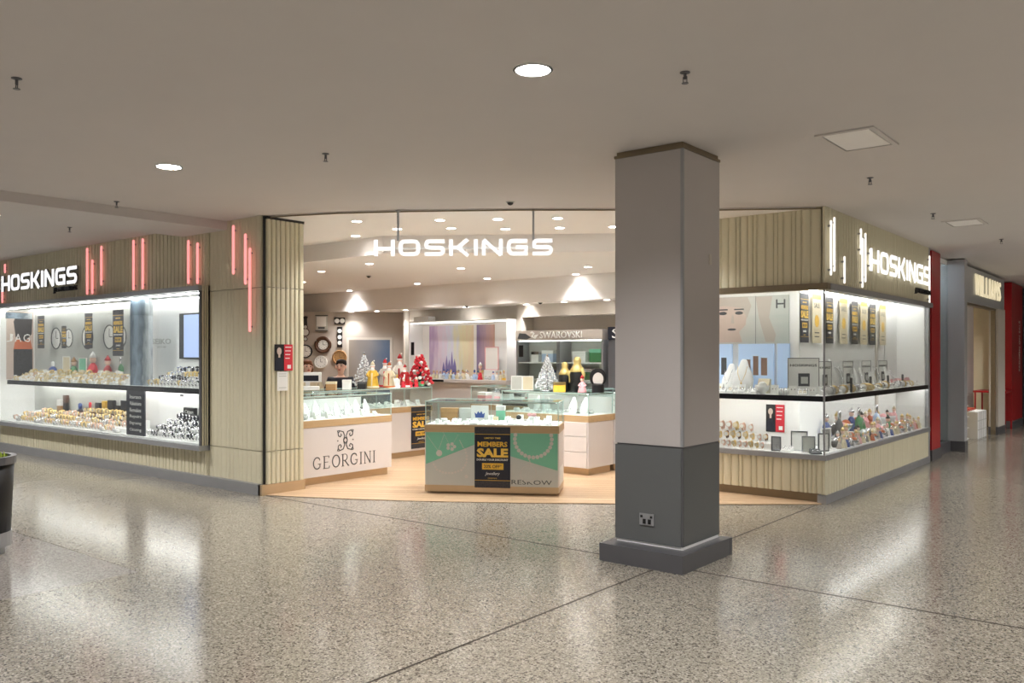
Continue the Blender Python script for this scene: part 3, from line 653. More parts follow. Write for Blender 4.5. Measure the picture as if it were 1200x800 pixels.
def neon(x,y,rz,z0,z1,m,l,g,r=.016):
    d=empty('neon_tube',(x,y,z0),rz,l,'light',g)
    MB().lathe([(.0001,0),(r*.7,.004),(r,.014),(r,z1-z0-.014),(r*.7,z1-z0-.004),(.0001,z1-z0)],8).build('tube',M[m],d)
    MB().box(-.012,.012,.0,.03,.05,.07).box(-.012,.012,.0,.03,z1-z0-.07,z1-z0-.05).build('clip',M['steel'],d)
for i,(X,z1,z0) in enumerate(sorted(((-15.0,3.031,2.878),(-15.104,2.607,2.398),(-12.116,3.06,2.40),(-11.962,2.884,2.40),(-11.695,3.055,2.507),(-10.805,3.06,2.40),(-10.565,3.06,2.40),(-9.468,2.944,2.41),(-9.265,2.897,2.40),(-8.515,3.032,2.469),(-8.279,2.914,2.34),(-8.194,2.75,1.807)))):
    neon(X,5.497,0,z0,z1,'neonpink',ORD[i]+' glowing pink neon tube from the left on the left shopfront','pink neon tubes')
for i,(Y,z1,z0) in enumerate(((8.955,2.96,2.38),(9.06,3.005,2.427),(9.392,2.623,2.324),(9.974,2.992,2.69),(10.031,2.891,2.318),(10.142,2.959,2.389),(10.33,2.801,2.536),(13.18,2.977,2.29))):
    neon(-2.947,Y,math.radians(90),z0,z1,'neonwhite',ORD[i]+' glowing white neon tube from the left on the right shopfront','white neon tubes',.013)

# ------------------------------------------------------------------ planter bin
b=empty('planter_bin',(-7.39,2.50,0),0,'black cylindrical mall planter with steel rim and base at the left edge','planter')
MB().lathe([(.2,0),(.2,.06),(.215,.06)],28).build('foot',M['steel'],b,smooth=False)
MB().lathe([(.245,.06),(.245,.17)],28).build('base_ring',M['steel'],b); MB().lathe([(.238,.17),(.262,.70)],28).build('body',M['black'],b,smooth=True)
MB().lathe([(.275,.70),(.278,.76),(.24,.76),(.235,.70)],28).build('rim',M['darksteel'],b)
m=MB()
for i in range(160):
    a=R.random()*6.283; r=.22*math.sqrt(R.random()); h=.015+.035*R.random(); c=(r*math.cos(a),r*math.sin(a)); t=R.random()*6.28; w=.02
    m.add([(c[0]-w*math.cos(t),c[1]-w*math.sin(t),.73),(c[0]+w*math.cos(t),c[1]+w*math.sin(t),.73),(c[0]+.02*math.sin(t),c[1],.74+h)],[(0,1,2)])
m.build('foliage',M['leaf'],b)['kind']='stuff'
MB().lathe([(.0001,.72),(.23,.72)],20).build('soil',M['brownwood'],b)

# ------------------------------------------------------------------ glass counters
def counter(label,loc,rz,W,Dp,glass_h=.275,drawers=None,base='white',back=False):
    c=empty('display_counter',loc,rz,label,'counter')
    MB().box(.05,W-.03,.05,Dp-.04,.008,.1).build('kick',M['kick'],c)
    MB().bbox(0,W,0,Dp,.1,.69,.004).build('body',M[base],c)
    MB().bbox(-.004,W+.004,-.004,Dp+.004,.69,.772,.003).build('band',M['band'],c)
    MB().box(.01,W-.01,.01,Dp-.01,.772,.778).build('deck',M['whitem'],c)
    t=.006; zt=.778+glass_h
    for a in ((.004,W-.004,.004,.004+t),(.004,W-.004,Dp-.004-t,Dp-.004),(.004,.004+t,.004+t,Dp-.004-t),(W-.004-t,W-.004,.004+t,Dp-.004-t)):
        MB().box(*a,.778,zt).build('pane',M['caseglass'],c)
    if back: MB().box(.02,W-.02,Dp-.02,Dp-.012,.778,zt-.06).build('brightening_panel',M['whitem'],c)  # white panel added to make the inside of the case brighter
    MB().box(0,W,0,Dp,zt,zt+.007).build('glass_top',M['caseglass'],c)
    MB().box(.03,W-.03,.012,.015,zt-.016,zt-.001).build('light_housing',M['greyprint'],c); MB().box(.03,W-.03,.016,.032,zt-.008,zt-.002).build('light_strip',M['ledcase'],c)
    m=MB()
    for a in (.004,W-.01):
        for b in (.002,Dp-.01): m.box(a,a+.007,b,b+.007,.778,zt)
    m.box(0,W,-.002,.002,zt,zt+.008).box(0,W,Dp-.002,Dp+.002,zt,zt+.008).box(-.002,.002,0,Dp,zt,zt+.008).box(W-.002,W+.002,0,Dp,zt,zt+.008).box(W/2-.003,W/2+.003,.003,.006,.778,zt)
    m.build('glass_edge',M['edge'],c)['kind']='stuff'
    if drawers:
        for x0,x1 in drawers:
            for z0,z1 in ((.105,.3),(.308,.5),(.508,.684)): MB().bbox(x0,x1,-.02,0,z0,z1,.004).build('drawer',M['white'],c)
    return c
DECK=.778; TOP=.778+.275+.007
cG=counter('white glass-topped display counter with GEORGINI lettering beside the ribbed pier',(-8.12,6.1,0),math.radians(90),1.47,.6,back=True)
serif_word('GEORGINI',.98,.145,-.004,0).build('lettering',M['darkgrey'],cG,(.70,0,.19))
def scroll(mb,cx,cz,s,y0,y1,t):
    for sx in (-1,1):
        for sz in (-1,1):
            p=[(cx+sx*s*.12,cz+sz*s*.02)]+[(cx+sx*s*x,cz+sz*s*z) for x,z in ((.05,.22),(.14,.42),(.34,.48),(.46,.38),(.44,.24),(.32,.19),(.25,.27),(.3,.34))]
            stroke(mb,p,t,y0,y1); stroke(mb,[(cx+sx*s*.46,cz+sz*s*.38),(cx+sx*s*.5,cz+sz*s*.48),(cx+sx*s*.38,cz+sz*s*.5)],t*.8,y0,y1)
    stroke(mb,[(cx-s*.13,cz),(cx,cz+s*.15),(cx+s*.13,cz),(cx,cz-s*.15)],t*.8,y0,y1,True)
    for a,b in ((.48,0),(-.48,0)): mb.disc((cx+s*a,cz+s*b),s*.035,y0,y1,8)
m=MB(); scroll(m,.70,.505,.25,-.004,0,.011); m.build('emblem',M['darkgrey'],cG)['kind']='stuff'
counter('long glass counter carrying the festive figurines, behind the GEORGINI counter',(-9.22,7.15,0),math.radians(90),2.3,.62)
counter('glass counter across the middle of the shop holding pink gift displays',(-9.0,10.1,0),0,2.3,.6)
counter('glass counter with three white drawers facing the shop entrance',(-7.45,9.0,0),0,1.44,.6,drawers=((.02,.70),(.715,1.425)),back=True)
counter('short glass counter running back from the drawer counter beside the square column',(-6.0,9.62,0),math.radians(90),1.5,.6,back=True)
cI=counter('central island glass counter with a mint jewellery print on its front',(-6.71,6.76,0),math.atan2(.76,1.3),1.506,.62,.25)
# front print of the island
def flat(poly,mt,par,y,name='print',loc=(0,0,0),t=.0012): return MB().vprism(poly,y-t,y).build(name,M[mt],par,loc)
flat([(.01,.1),(1.496,.1),(1.496,.69),(.01,.69)],'greyprint',cI,-.0005)
flat([(.012,.33),(.566,.555),(.566,.688),(.012,.688)],'mint',cI,-.002); flat([(.9,.455),(1.494,.284),(1.494,.688),(.9,.688)],'mint',cI,-.002)
m=MB()
def chain(pts,r,n,y=-.0036):
    P=[Vector(p) for p in pts]; L=[0]
    for i in range(1,len(P)): L.append(L[-1]+(P[i]-P[i-1]).length)
    for k in range(n):
        d=L[-1]*k/(n-1)
        for i in range(1,len(P)):
            if d<=L[i]+1e-9: q=P[i-1].lerp(P[i],(d-L[i-1])/(L[i]-L[i-1])); break
        m.disc((q.x,q.y),r,y-.001,y,8)
chain(arc(1.225,.62,.205,165,375,16,.95),.0225,17); chain([(1.17,.42),(1.2,.35)],.008,5)
chain([(.1,.33),(.14,.27),(.22,.235),(.32,.235),(.42,.27),(.475,.34),(.48,.43),(.46,.5)],.0135,18)
chain([(.03,.65),(.1,.55),(.155,.48)],.0035,20); chain([(.22,.66),(.155,.48)],.0035,18); m.disc((.165,.455),.035,-.0046,-.0034,14)
chain([(.21,.69),(.3,.52),(.38,.66)],.0035,24)
for a in range(5): m.disc((.3+.04*math.cos(a*1.257),.53+.03*math.sin(a*1.257)),.02,-.0046,-.0034,8)
chain([(.4,.6),(.44,.52)],.005,8); m.disc((.475,.2),.022,-.0046,-.0034,6)
m.build('chain_print',M['pearl'],cI)['kind']='stuff'; MB().disc((1.17,.245),.088,-.0046,-.0034,24).build('pendant_print',M['greyprint'],cI); MB().ring((1.17,-.004,.245),.088,.003,24).build('pendant_edge',M['pearl'],cI)
text('VON TRESKOW',.80,.05,cI,(1.03,-.002,.125),M['darkgrey'],.001)
MB().box(0,1.506,-.006,.62,.03,.1).build('base_panel',M['kick'],cI); MB().box(1.506,1.5075,.1,.5,.1,.3).build('side_label',M['whiteprint'],cI)

# ------------------------------------------------------------------ sale posters
def sale_poster(label,loc,rz,w,h,lines=True,group=None,par=None):
    p=empty('sale_poster',loc,rz,label,'poster',group)
    MB().box(-w/2,w/2,-.003,0,0,h).build('board',M['navy'],p)
    for a,b in ((0,.12),(.885,1)): MB().box(-w/2,w/2,-.0042,-.003,a*h,b*h).build('speckled_strip',M['dapple'],p)
    MB().box(-w/2,w/2,-.0045,-.003,.118*h,.126*h).box(-w/2,w/2,-.0045,-.003,.877*h,.885*h).build('gold_line',M['goldprint'],p)
    if lines:
        text('LIMITED TIME',w*.45,h*.026,p,(0,-.003,h*.805),M['yellowprint'],.0012,bold=.02)
        text('MEMBERS',w*.84,h*.085,p,(0,-.003,h*.675),M['goldprint'],.0012,bold=.035)
        text('SALE',w*.88,h*.15,p,(0,-.003,h*.50),M['yellowprint'],.0012,bold=.05)
        text('DOUBLE YOUR DISCOUNT',w*.88,h*.032,p,(0,-.003,h*.445),M['whiteprint'],.0012,bold=.02)
        MB().box(-w*.29,w*.31,-.0045,-.003,h*.30,h*.405).build('gold_box',M['goldprint'],p)
        text('20% OFF*',w*.5,h*.06,p,(.01*w,-.0045,h*.322),M['navy'],.001,bold=.02)
        text('Jewellery',w*.42,h*.065,p,(0,-.003,h*.195),M['whiteprint'],.0012,shear=.35)
        text('HOSKINGS',w*.25,h*.016,p,(0,-.003,h*.15),M['yellowprint'],.0012)
    return p
IU=Vector((math.cos(math.atan2(.76,1.3)),math.sin(math.atan2(.76,1.3))))
q=Vector((-6.71,6.76))+IU*.77-Vector((-IU.y,IU.x))*.0065
sale_poster('black and gold MEMBERS SALE poster on the front of the island counter',(q.x,q.y,.082),math.atan2(.76,1.3),.40,.672)
sale_poster('black and gold SALE poster partly behind the island, on the far counter front',(-9.2145,9.2,.13),math.radians(90),.42,.63)
PX=Kind(lambda: sale_poster('x',(0,0,0),0,.26,.55))
for x0,x1,z0,z1,n in ((-14.54,-14.22,1.66,2.18,'beside the dark portrait print'),(-13.70,-13.41,1.656,2.0,'second from the dark portrait print'),(-12.87,-12.60,1.651,2.17,'third from the dark portrait print'),(-12.02,-11.65,1.538,2.19,'beside the blue photo divider')):
    PX.put(((x0+x1)/2,5.8,z0),0,'hanging black and gold SALE banner in the left window, '+n,None,(z1-z0)/.55)
for i,(a,b) in enumerate(((9.264,9.557),(10.067,10.431),(11.053,11.368),(11.774,12.203))):
    PX.put((-3.39,(a+b)/2,1.69),math.radians(90),'hanging black and gold SALE banner in the right window, '+('next to the white corner post','second from the corner post','third from the corner post','farthest from the corner post')[i],None,1.0)
def cream_banner():
    p=empty('cream_banner',cat='poster'); w,h=.3,.56
    MB().box(-w/2,w/2,-.003,0,0,h).build('board',M['cream'],p); MB().box(-w/2,w/2,-.004,-.003,h*.9,h).build('gold_strip',M['goldprint'],p)
    text('SALE',w*.6,h*.1,p,(0,-.003,h*.72),M['darkgrey'],.001); MB().disc((0,h*.45),w*.24,-.004,-.003,14).build('print',M['goldprint'],p)
    MB().box(-w*.25,w*.25,-.004,-.003,h*.2,h*.22).box(-w*.25,w*.25,-.004,-.003,h*.12,h*.14).build('text_line',M['darkgrey'],p); return p
KC=Kind(cream_banner)
for i,(a,b) in enumerate(((9.611,9.979),(10.526,10.985),(11.44,11.736),(12.284,12.616))):
    KC.put((-3.385,(a+b)/2,1.69),math.radians(90),'hanging cream and gold banner in the right window, '+('first from the white corner post','second from the corner post','third from the corner post','farthest from the corner post')[i],None)
def portrait(label,loc,rz,w,h,cat='poster'):
    p=empty('red_poster',loc,rz,label,cat); MB().box(-w/2,w/2,-.004,0,0,h).build('board',M['black'],p)
    MB().box(.02*w,w/2,-.005,-.004,0,h).build('red_half',M['redprint'],p)
    flat([(-w*.47,.0),(-.02*w,.0),(-.05*w,h*.42),(-w*.2,h*.5),(-w*.36,h*.5),(-w*.46,h*.4)],'navy',p,-.004,'dress_print'); MB().disc((-w*.25,h*.74),w*.13,-.0055,-.004,14,1,1.35).build('face_print',M['skinprint'],p)
    MB().box(-w*.3,-w*.2,-.0052,-.004,h*.5,h*.64).build('neck_print',M['skinprint'],p)
    m=MB()
    for k in range(4): m.box(w*.08,w*.42-.03*w*k,-.006,-.005,h*(.88-.14*k),h*(.91-.14*k))
    m.box(w*.2,w*.4,-.006,-.005,h*.08,h*.22); m.build('text_line',M['whiteprint'],p); return p
portrait('small red and black portrait poster on the ribbed end face of the left pier',(-7.972,5.785,1.375),math.radians(90),.24,.295)
c=empty('notice_card',(-7.972,5.77,1.15),math.radians(90),'small white notice card under the red portrait poster on the left pier','sign')
MB().box(-.07,.07,-.004,0,0,.215).build('card',M['whiteprint'],c)
for z in (.03,.16,.185): MB().box(-.05,.05,-.005,-.004,z,z+.008).build('text_line',M['greyprint'],c)
portrait('red and black portrait poster on the back wall of the right window lower shelf',(-3.69,9.325,.68),0,.215,.31)

# ------------------------------------------------------------------ prints inside the windows
p=empty('portrait_print',(-15.128,5.53,1.15),math.radians(90),'dark haired portrait print lettered JAG at the left end of the left window','poster')
MB().box(0,.45,-.006,0,0,1.12).build('board',M['skinprint'],p)
flat([(.14,0),(.43,0),(.43,.5),(.14,.5)],'black',p,-.007); flat([(.14,.5),(.43,.5),(.4,.66),(.17,.66)],'orange',p,-.007); flat([(.14,.95),(.17,.7),(.3,.62),(.42,.75),(.43,1.0),(.16,1.0)],'haird',p,-.0075); flat([(.02,1.0),(.43,1.0),(.43,1.1),(.02,1.1)],'bluephoto',p,-.0072)
for i,ch in enumerate('JAG'): text(ch,.1,.13,p,(.08+.13*i,-.0078,.62),M['whiteprint'],.003,'letter')
def dial(): 
    d=empty('dial_print',cat='poster'); MB().ring((0,-.004,0),.14,.007,24).build('ring_print',M['darkgrey'],d); MB().disc((0,0),.13,-.004,0,24).build('dial_face',M['whiteprint'],d)
    MB().box(-.006,.006,-.006,-.004,0,.1).box(0,.07,-.006,-.004,-.005,.005).build('hand',M['darkgrey'],d); return d
KD=Kind(dial)
for x,s,l in ((-14.3,1.2,'beside the portrait print'),(-13.85,1.0,'left of the third banner'),(-13.2,1.25,'mid window'),(-12.5,1.25,'right of the third banner'),(-12.15,1.1,'beside the blue photo divider')):
    KD.put((x,5.998,1.82),0,'round watch dial picture on the back of the left window, '+l,None,s)
p=empty('brand_sign',(-10.84,5.984,1.7),0,'grey SEIKO lettering on the white back panel of the left window','sign')
text('SEIKO',.5,.075,p,(-.15,0,0),M['greyprint'],.006,bold=.01); text('SINCE 1881',.24,.022,p,(-.15,0,-.05),M['greyprint'],.003)
p=empty('video_screen',(-10.3,5.984,1.5),0,'blue lit video screen at the right end of the left window','screen'); MB().box(-.2,.3,-.02,0,0,.6).build('screen_case',M['darkgrey'],p); MB().box(-.08,.28,-.024,-.02,.02,.58).build('screen_face',M['screen'],p)
p=empty('service_sign',(-10.77,5.53,.5),0,'tall navy sign with white service words in the lower left window','sign'); MB().box(-.25,.22,-.02,0,0,.585).build('board',M['navy'],p)
for i,wd in enumerate(('Insurance','Valuations','Remakes','Repairs','Engraving','Cleaning')): text(wd,.3,.05,p,(-.01,-.02,.48-.087*i),M['whiteprint'],.002)
p=empty('face_poster',(-4.02,9.325,1.68),0,'large pale face poster with an H mark in the upper right window','poster')
MB().box(-.58,.49,-.006,0,0,.55).build('board',M['greyphoto'],p)
flat([(-.45,.02),(-.06,.02),(-.1,.14),(-.02,.22),(.0,.4),(-.06,.52),(-.45,.52)],'skinprint',p,-.0075,'face_print'); flat([(-.5,.4),(-.3,.45),(-.08,.42),(.0,.3),(.05,.44),(.0,.545),(-.5,.545)],'taupe',p,-.0082,'hair_print')
m=MB()
for a in (-.3,-.1): m.disc((a,.36),.05,-.0095,-.0082,12,1,.4).box(a-.06,a+.06,-.0095,-.0082,.395,.41)
m.disc((-.19,.17),.055,-.0095,-.0082,12,1,.25).build('feature_print',M['darkgrey'],p); flat([(-.2,.24),(-.16,.24),(-.17,.34),(-.19,.34)],'taupe',p,-.0082,'nose_print')
MB().box(.098,.102,-.0085,-.007,.0,.55).build('seam',M['darkgrey'],p)
flat([(.1,.54),(.3,.54),(.26,.3),(.34,.1),(.32,.02),(.22,.02),(.14,.3)],'taupe',p,-.0075,'drape_print')
m=MB(); stroke(m,[(.35,.4),(.35,.5)],.018,-.009,-.007); stroke(m,[(.44,.4),(.44,.5)],.018,-.009,-.007); stroke(m,[(.35,.45),(.44,.45)],.018,-.009,-.007); m.build('letter',M['darkgrey'],p)
for i,(a,b) in enumerate(((-4.58,-4.2),(-4.12,-3.7),(-3.66,-3.52))):
    p=empty('backlit_display',((a+b)/2,9.31,1.12),0,('left','middle','narrow right')[i]+' pale blue backlit panel on the upper shelf of the right window','panel'); h=.56; w=(b-a)/2
    MB().box(-w,w,-.012,.01,0,h).build('panel',M['litpanel'],p)
    if i<2: MB().box(-w*.65,-w*.3,-.014,-.012,.2,.38).box(-w*.15,w*.15,-.014,-.012,.2,.42).box(w*.3,w*.65,-.014,-.012,.2,.4).build('small_print',M['rose' if i==1 else 'darkgrey'],p)
def name_card():
    d=empty('name_card',cat='sign'); w,h=.36,.42; MB().box(-w/2,w/2,0,.012,0,h).build('card',M['whiteprint'],d); m=MB()
    for a,b,c,e in ((-w/2,w/2,0,.006),(-w/2,w/2,h-.006,h),(-w/2,-w/2+.006,0,h),(w/2-.006,w/2,0,h)): m.box(a,b,-.004,0,c,e)
    m.build('frame',M['darkgrey'],d); text('HOSKINGS',w*.85,.03,d,(0,0,h*.76),M['darkgrey'],.002,bold=.01)
    MB().box(-.06,.07,-.003,0,.09,.24).build('picture',M['darkgrey'],d); MB().box(-.03,.05,-.0045,-.003,.12,.2).build('picture_detail',M['greyprint'],d); return d
KN=Kind(name_card)
for i,(x,y,rz,s) in enumerate(((-3.36,9.3,35,.95),(-3.33,9.9,80,.85),(-3.33,10.75,85,.85),(-3.33,11.5,85,.85),(-3.33,12.25,85,.85))):
    KN.put((x,y,1.12+(.0 if i else .0)),math.radians(rz),'framed white HOSKINGS card, upper shelf of right window, '+('largest one at the glass corner','second from the glass corner','third from the glass corner','fourth from the glass corner','fifth from the glass corner')[i],None,s)

# ------------------------------------------------------------------ small goods: one maker for each kind
def simple(name,cat,parts):
    r=empty(name,cat=cat)
    for n,mb,m,sm in parts: mb.build(n,M[m],r,smooth=sm)
    return r
def watch(strap,dialm,case='silver',stand='whitem'):
    def f():
        st=MB().lathe([(.018,0),(.02,.004),(.006,.01),(.006,.03)],8)
        s=MB(); pts=[(0,-.024*math.cos(a)-.0,.052+.03*math.sin(a)) for a in [math.radians(d) for d in range(-60,241,30)]]
        s.tube(pts,.008,5)
        d=MB().disc((0,.062),.021,-.036,-.024,12); b=MB().disc((0,.062),.017,-.0375,-.036,12)
        return simple('wristwatch','watch',[('stand',st,stand,False),('strap',s,strap,True),('case',d,case,False),('dial',b,dialm,False)])
    return f
def ringbox(stone='silver',box='whitem'):
    def f():
        m=MB().add([(-.025,-.025,0),(.025,-.025,0),(.025,.025,0),(-.025,.025,0),(-.025,-.025,.018),(.025,-.025,.018),(.025,.025,.045),(-.025,.025,.045)],[(0,3,2,1),(4,5,6,7),(0,1,5,4),(1,2,6,5),(2,3,7,6),(3,0,4,7)])
        return simple('ring_stand','jewellery',[('block',m,box,False),('ring',MB().ring((0,0,.042),.012,.0028,10),stone,True)])
    return f
def bust(neck='whitem',chainm='silver'):
    def f():
        m=MB(); prof=[(0,.05),(.03,.075),(.1,.08),(.16,.062),(.2,.038),(.24,.026),(.255,.014)]
        n=len(prof); vs=[]; fs=[]
        for z,w in prof:
            for k in range(9):
                a=math.pi*k/8; vs.append((-w*math.cos(a),-.03*math.sin(a)*(w/.08)+.02+.06*z/.25,z))
        for i in range(n-1):
            for k in range(8): fs.append((i*9+k,i*9+k+1,(i+1)*9+k+1,(i+1)*9+k))
            fs.append((i*9+8,i*9,(i+1)*9,(i+1)*9+8))
        fs.append(tuple(range((n-1)*9,n*9))); m.add(vs,fs)
        c=MB().tube([(-.035,.02,.2),(-.03,-.012,.15),(-.012,-.026,.1),(0,-.03,.085),(.012,-.026,.1),(.03,-.012,.15),(.035,.02,.2)],.0022,5); c.blob((0,-.032,.074),.008,.005,.01,6,4)
        return simple('necklace_bust','jewellery',[('bust',m,neck,True),('necklace',c,chainm,True)])
    return f
def card(a='whiteprint',b='gold'):
    def f():
        m=MB().add([(-.03,-.02,0),(.03,-.02,0),(.03,.03,0),(-.03,.03,0),(-.03,.012,.075),(.03,.012,.075),(.03,.03,.07),(-.03,.03,.07)],[(0,3,2,1),(4,5,6,7),(0,1,5,4),(1,2,6,5),(2,3,7,6),(3,0,4,7)])
        return simple('earring_card','jewellery',[('card',m,a,False),('earrings',MB().blob((-.012,-.005,.045),.006,.005,.008,6,4).blob((.012,-.005,.045),.006,.005,.008,6,4),b,True)])
    return f
def tray(m1='whitem',m2='silver'):
    def f():
        m=MB().add([(-.055,-.05,0),(.055,-.05,0),(.055,.05,0),(-.055,.05,0),(-.055,-.05,.015),(.055,-.05,.015),(.055,.05,.05),(-.055,.05,.05)],[(0,3,2,1),(4,5,6,7),(0,1,5,4),(1,2,6,5),(2,3,7,6),(3,0,4,7)])
        r=[]
        for i in range(2):
            for j in range(2): r.append(('ring',MB().ring((-.025+.05*i,-.022+.044*j,.03+.0145*j),.013,.003,8),m2,True))
        return simple('ring_tray','jewellery',[('tray',m,m1,False)]+r)
    return f
def cuff(m1='whitem',m2='gold'):
    def f():
        s=MB(); s.tube([(-.045,0,.03),(.045,0,.03)],.03,10)
        b=[('bracelet',MB().ring((0,0,.03),.0325,.004,12).mesh and (lambda x: MB().tube([(x,.0335*math.cos(a),.03+.0335*math.sin(a)) for a in [2*math.pi*k/12 for k in range(12)]],.0035,5,True))(x),m2,True) for x in (-.025,0,.025)]
        return simple('bracelet_roll','jewellery',[('roll',s,m1,True)]+b)
    return f
def giftbox(m1,m2,w=.05,h=.09,d=.05):
    def f(): return simple('gift_box','box',[('box',MB().bbox(-w,w,-d,d,0,h*.72,.003),m1,False),('lid',MB().bbox(-w*1.03,w*1.03,-d*1.03,d*1.03,h*.72,h,.003),m2,False)])
    return f
def bottle(m1,m2,h=.14,r=.03):
    def f(): return simple('slim_bottle','bottle',[('body',MB().lathe([(r,0),(r*1.05,h*.1),(r,h*.6),(r*.4,h*.72)],10),m1,True),('cap',MB().lathe([(r*.42,h*.72),(r*.45,h*.95),(r*.2,h)],10),m2,True)])
    return f
def figurine(body,head,extra,h=.14):
    def f():
        b=MB().lathe([(h*.26,0),(h*.27,h*.05),(h*.2,h*.3),(h*.14,h*.55),(h*.07,h*.66)],10); hd=MB().blob((0,0,h*.78),h*.12,h*.12,h*.13,8,6)
        e=MB().lathe([(h*.14,h*.85),(h*.09,h*.95),(.0001,h*1.08)],8); a=MB().tube([(-h*.12,0,h*.55),(-h*.22,-h*.05,h*.42),(-h*.1,-h*.16,h*.36)],h*.045,6).tube([(h*.12,0,h*.55),(h*.22,-h*.05,h*.42),(h*.1,-h*.16,h*.36)],h*.045,6)
        return simple('figurine','figurine',[('robe',b,body,True),('head',hd,head,True),('hat',e,extra,True),('arms',a,body,True)])
    return f
def photoframe(m1,m2,w=.06,h=.15):
    def f():
        m=MB()
        for a,b,c,e in ((-w,w,0,.012),(-w,w,h-.012,h),(-w,-w+.012,.012,h-.012),(w-.012,w,.012,h-.012)): m.box(a,b,-.006,.008,c,e)
        return simple('photo_frame','frame',[('frame',m,m1,False),('picture',MB().box(-w+.012,w-.012,0,.004,.012,h-.012),m2,False),('strut',MB().add([(-.01,.008,h*.6),(.01,.008,h*.6),(.01,.06,0),(-.01,.06,0),(.01,.05,0),(-.01,.05,0)],[(0,1,2,3),(0,1,4,5)]),m1,False)])
    return f
def riser(): return simple('clear_riser','stand',[('block',MB().bbox(-.07,.07,-.05,.05,0,.05,.004),'whitem',False)])
def teapot(m1,m2):
    def f(): return simple('ornament_bowl','ornament',[('bowl',MB().lathe([(.02,0),(.025,.01),(.05,.035),(.06,.07),(.055,.072),(.04,.04)],12),m1,True),('ball',MB().blob((0,0,.072),.04,.04,.035,8,6),m2,True)])
    return f
KINDS_={}
def K_(key,maker):
    if key not in KINDS_: KINDS_[key]=Kind(maker)
    return KINDS_[key]
def fill(kinds,pts,rz,where,jit=.012,smin=.95,smax=1.2):
    """kinds: (key, maker, words); each point takes one"""
    P0=[Vector(q) for q in pts]; pitch=(P0[1]-P0[0]).length if len(pts)>1 else 1
    pick=[kinds[R.randrange(len(kinds))] if len(kinds)>1 else kinds[0] for _ in pts]
    for i,(x,y,z) in enumerate(pts):
        key,mk,wd=pick[i]; n=sum(1 for q in pick[:i] if q[0]==key); tot=sum(1 for q in pick if q[0]==key)
        lab=wd+' '+where if tot==1 else ORD[n]+' '+wd+' from the left, '+where
        kd=K_(key,mk); jx=min(jit,.08*pitch); kd.put((x+R.uniform(-jx,jx),y+R.uniform(-jx,jx),z),rz+R.uniform(-.12,.12),lab,wd+' '+where if tot>1 else None,min(R.uniform(smin,smax),.93*pitch/kd.width()))
W_SS=('watch_steel',watch('silver','whiteprint'),'steel wristwatch')
W_BK=('watch_black',watch('black','navy'),'black strap wristwatch')
W_GD=('watch_gold',watch('gold','cream','gold'),'gold wristwatch')
W_RS=('watch_rose',watch('rose','whiteprint','rose'),'rose gold wristwatch')
W_BR=('watch_brown',watch('brownwood','whiteprint','gold'),'brown strap wristwatch')
RB_S=('ring_silver',ringbox('silver'),'white silver ring stand'); RB_G=('ring_gold',ringbox('gold'),'white gold ring stand')
BU_S=('bust_silver',bust(),'white silver chain bust'); BU_G=('bust_gold',bust('whitem','gold'),'white gold chain bust')
CA_G=('card_gold',card(),'white gold earring card'); CA_S=('card_silver',card('whiteprint','silver'),'white silver earring card'); CA_C=('card_cream',card('cream','gold'),'cream earring card')
TR_S=('tray_silver',tray(),'silver ring tray'); TR_G=('tray_gold',tray('whitem','gold'),'gold ring tray')
CU_G=('cuff_gold',cuff(),'gold bracelet roll'); CU_S=('cuff_silver',cuff('whitem','silver'),'silver bracelet roll')
def line(a,b,n,y,z,ax='x'):
    return [((a+(b-a)*(i+.5)/n, y, z) if ax=='x' else (y, a+(b-a)*(i+.5)/n, z)) for i in range(n)]
def steps(name,rng,par): pass

# left window, upper shelf
ZU=1.15
def step_block(label,loc,rz,w,d,h):
    return tag(MB().bbox(-w/2,w/2,-d/2,d/2,0,h,.003).build('display_step',M['whitem'],None,loc,rz),label,'stand')
def stair(label,x0,x1,y0,z,n,dy,dz):
    """stepped display block; tread k starts at y0+k*dy and stands dz*(k+1) high"""
    pts=[(y0,0)]
    for k in range(n): pts += [(y0+k*dy,dz*(k+1)),(y0+(k+1)*dy,dz*(k+1))]
    pts.append((y0+n*dy,0)); m=MB(); n_=len(pts); w=x1-x0
    m.add([(0,a-y0,b) for a,b in pts]+[(w,a-y0,b) for a,b in pts],[tuple(range(n_)),tuple(reversed(range(n_,2*n_)))]+[(i,i+n_,(i+1)%n_+n_,(i+1)%n_) for i in range(n_)])
    return tag(m.build('display_steps',M['whitem'],None,(x0,y0,z)),label,'stand')
stair('long white display steps on the upper shelf of the left window',-14.8,-11.2,5.6,ZU,3,.11,.035)
stair('white display steps under the watches beneath the SEIKO panel',-10.45,-9.3,5.6,ZU,3,.11,.04)
stair('long white display steps on the floor of the left window',-14.7,-11.2,5.6,.5,3,.11,.05)
stair('white display steps under the watches right of the navy sign',-10.5,-9.3,5.6,.5,3,.11,.055)
A3=[CA_C,RB_G,CU_G,CA_G,TR_G]
fill(A3,line(-14.8,-11.15,38,5.545,ZU),0,'front row, upper left window',smin=1,smax=1.35)
fill([CA_C,RB_G,CU_G,W_RS,CA_G],line(-14.75,-11.2,36,5.65,ZU+.035),0,'second row, upper left window',smin=1,smax=1.35)
fill([CA_G,CU_G,CA_C,W_GD],line(-14.75,-11.25,34,5.76,ZU+.07),0,'third row, upper left window',smin=1.1,smax=1.5)
fill([W_SS,W_SS,W_GD],line(-10.5,-9.3,15,5.545,ZU),0,'front row beneath the SEIKO panel',smin=1.0,smax=1.2)
fill([W_SS,W_SS,W_BK],line(-10.4,-9.35,13,5.65,ZU+.04),0,'second row beneath the SEIKO panel',smin=1.0,smax=1.3)
fill([W_SS,W_GD],line(-10.4,-9.4,12,5.76,ZU+.08),0,'third row beneath the SEIKO panel',smin=1.1,smax=1.4)
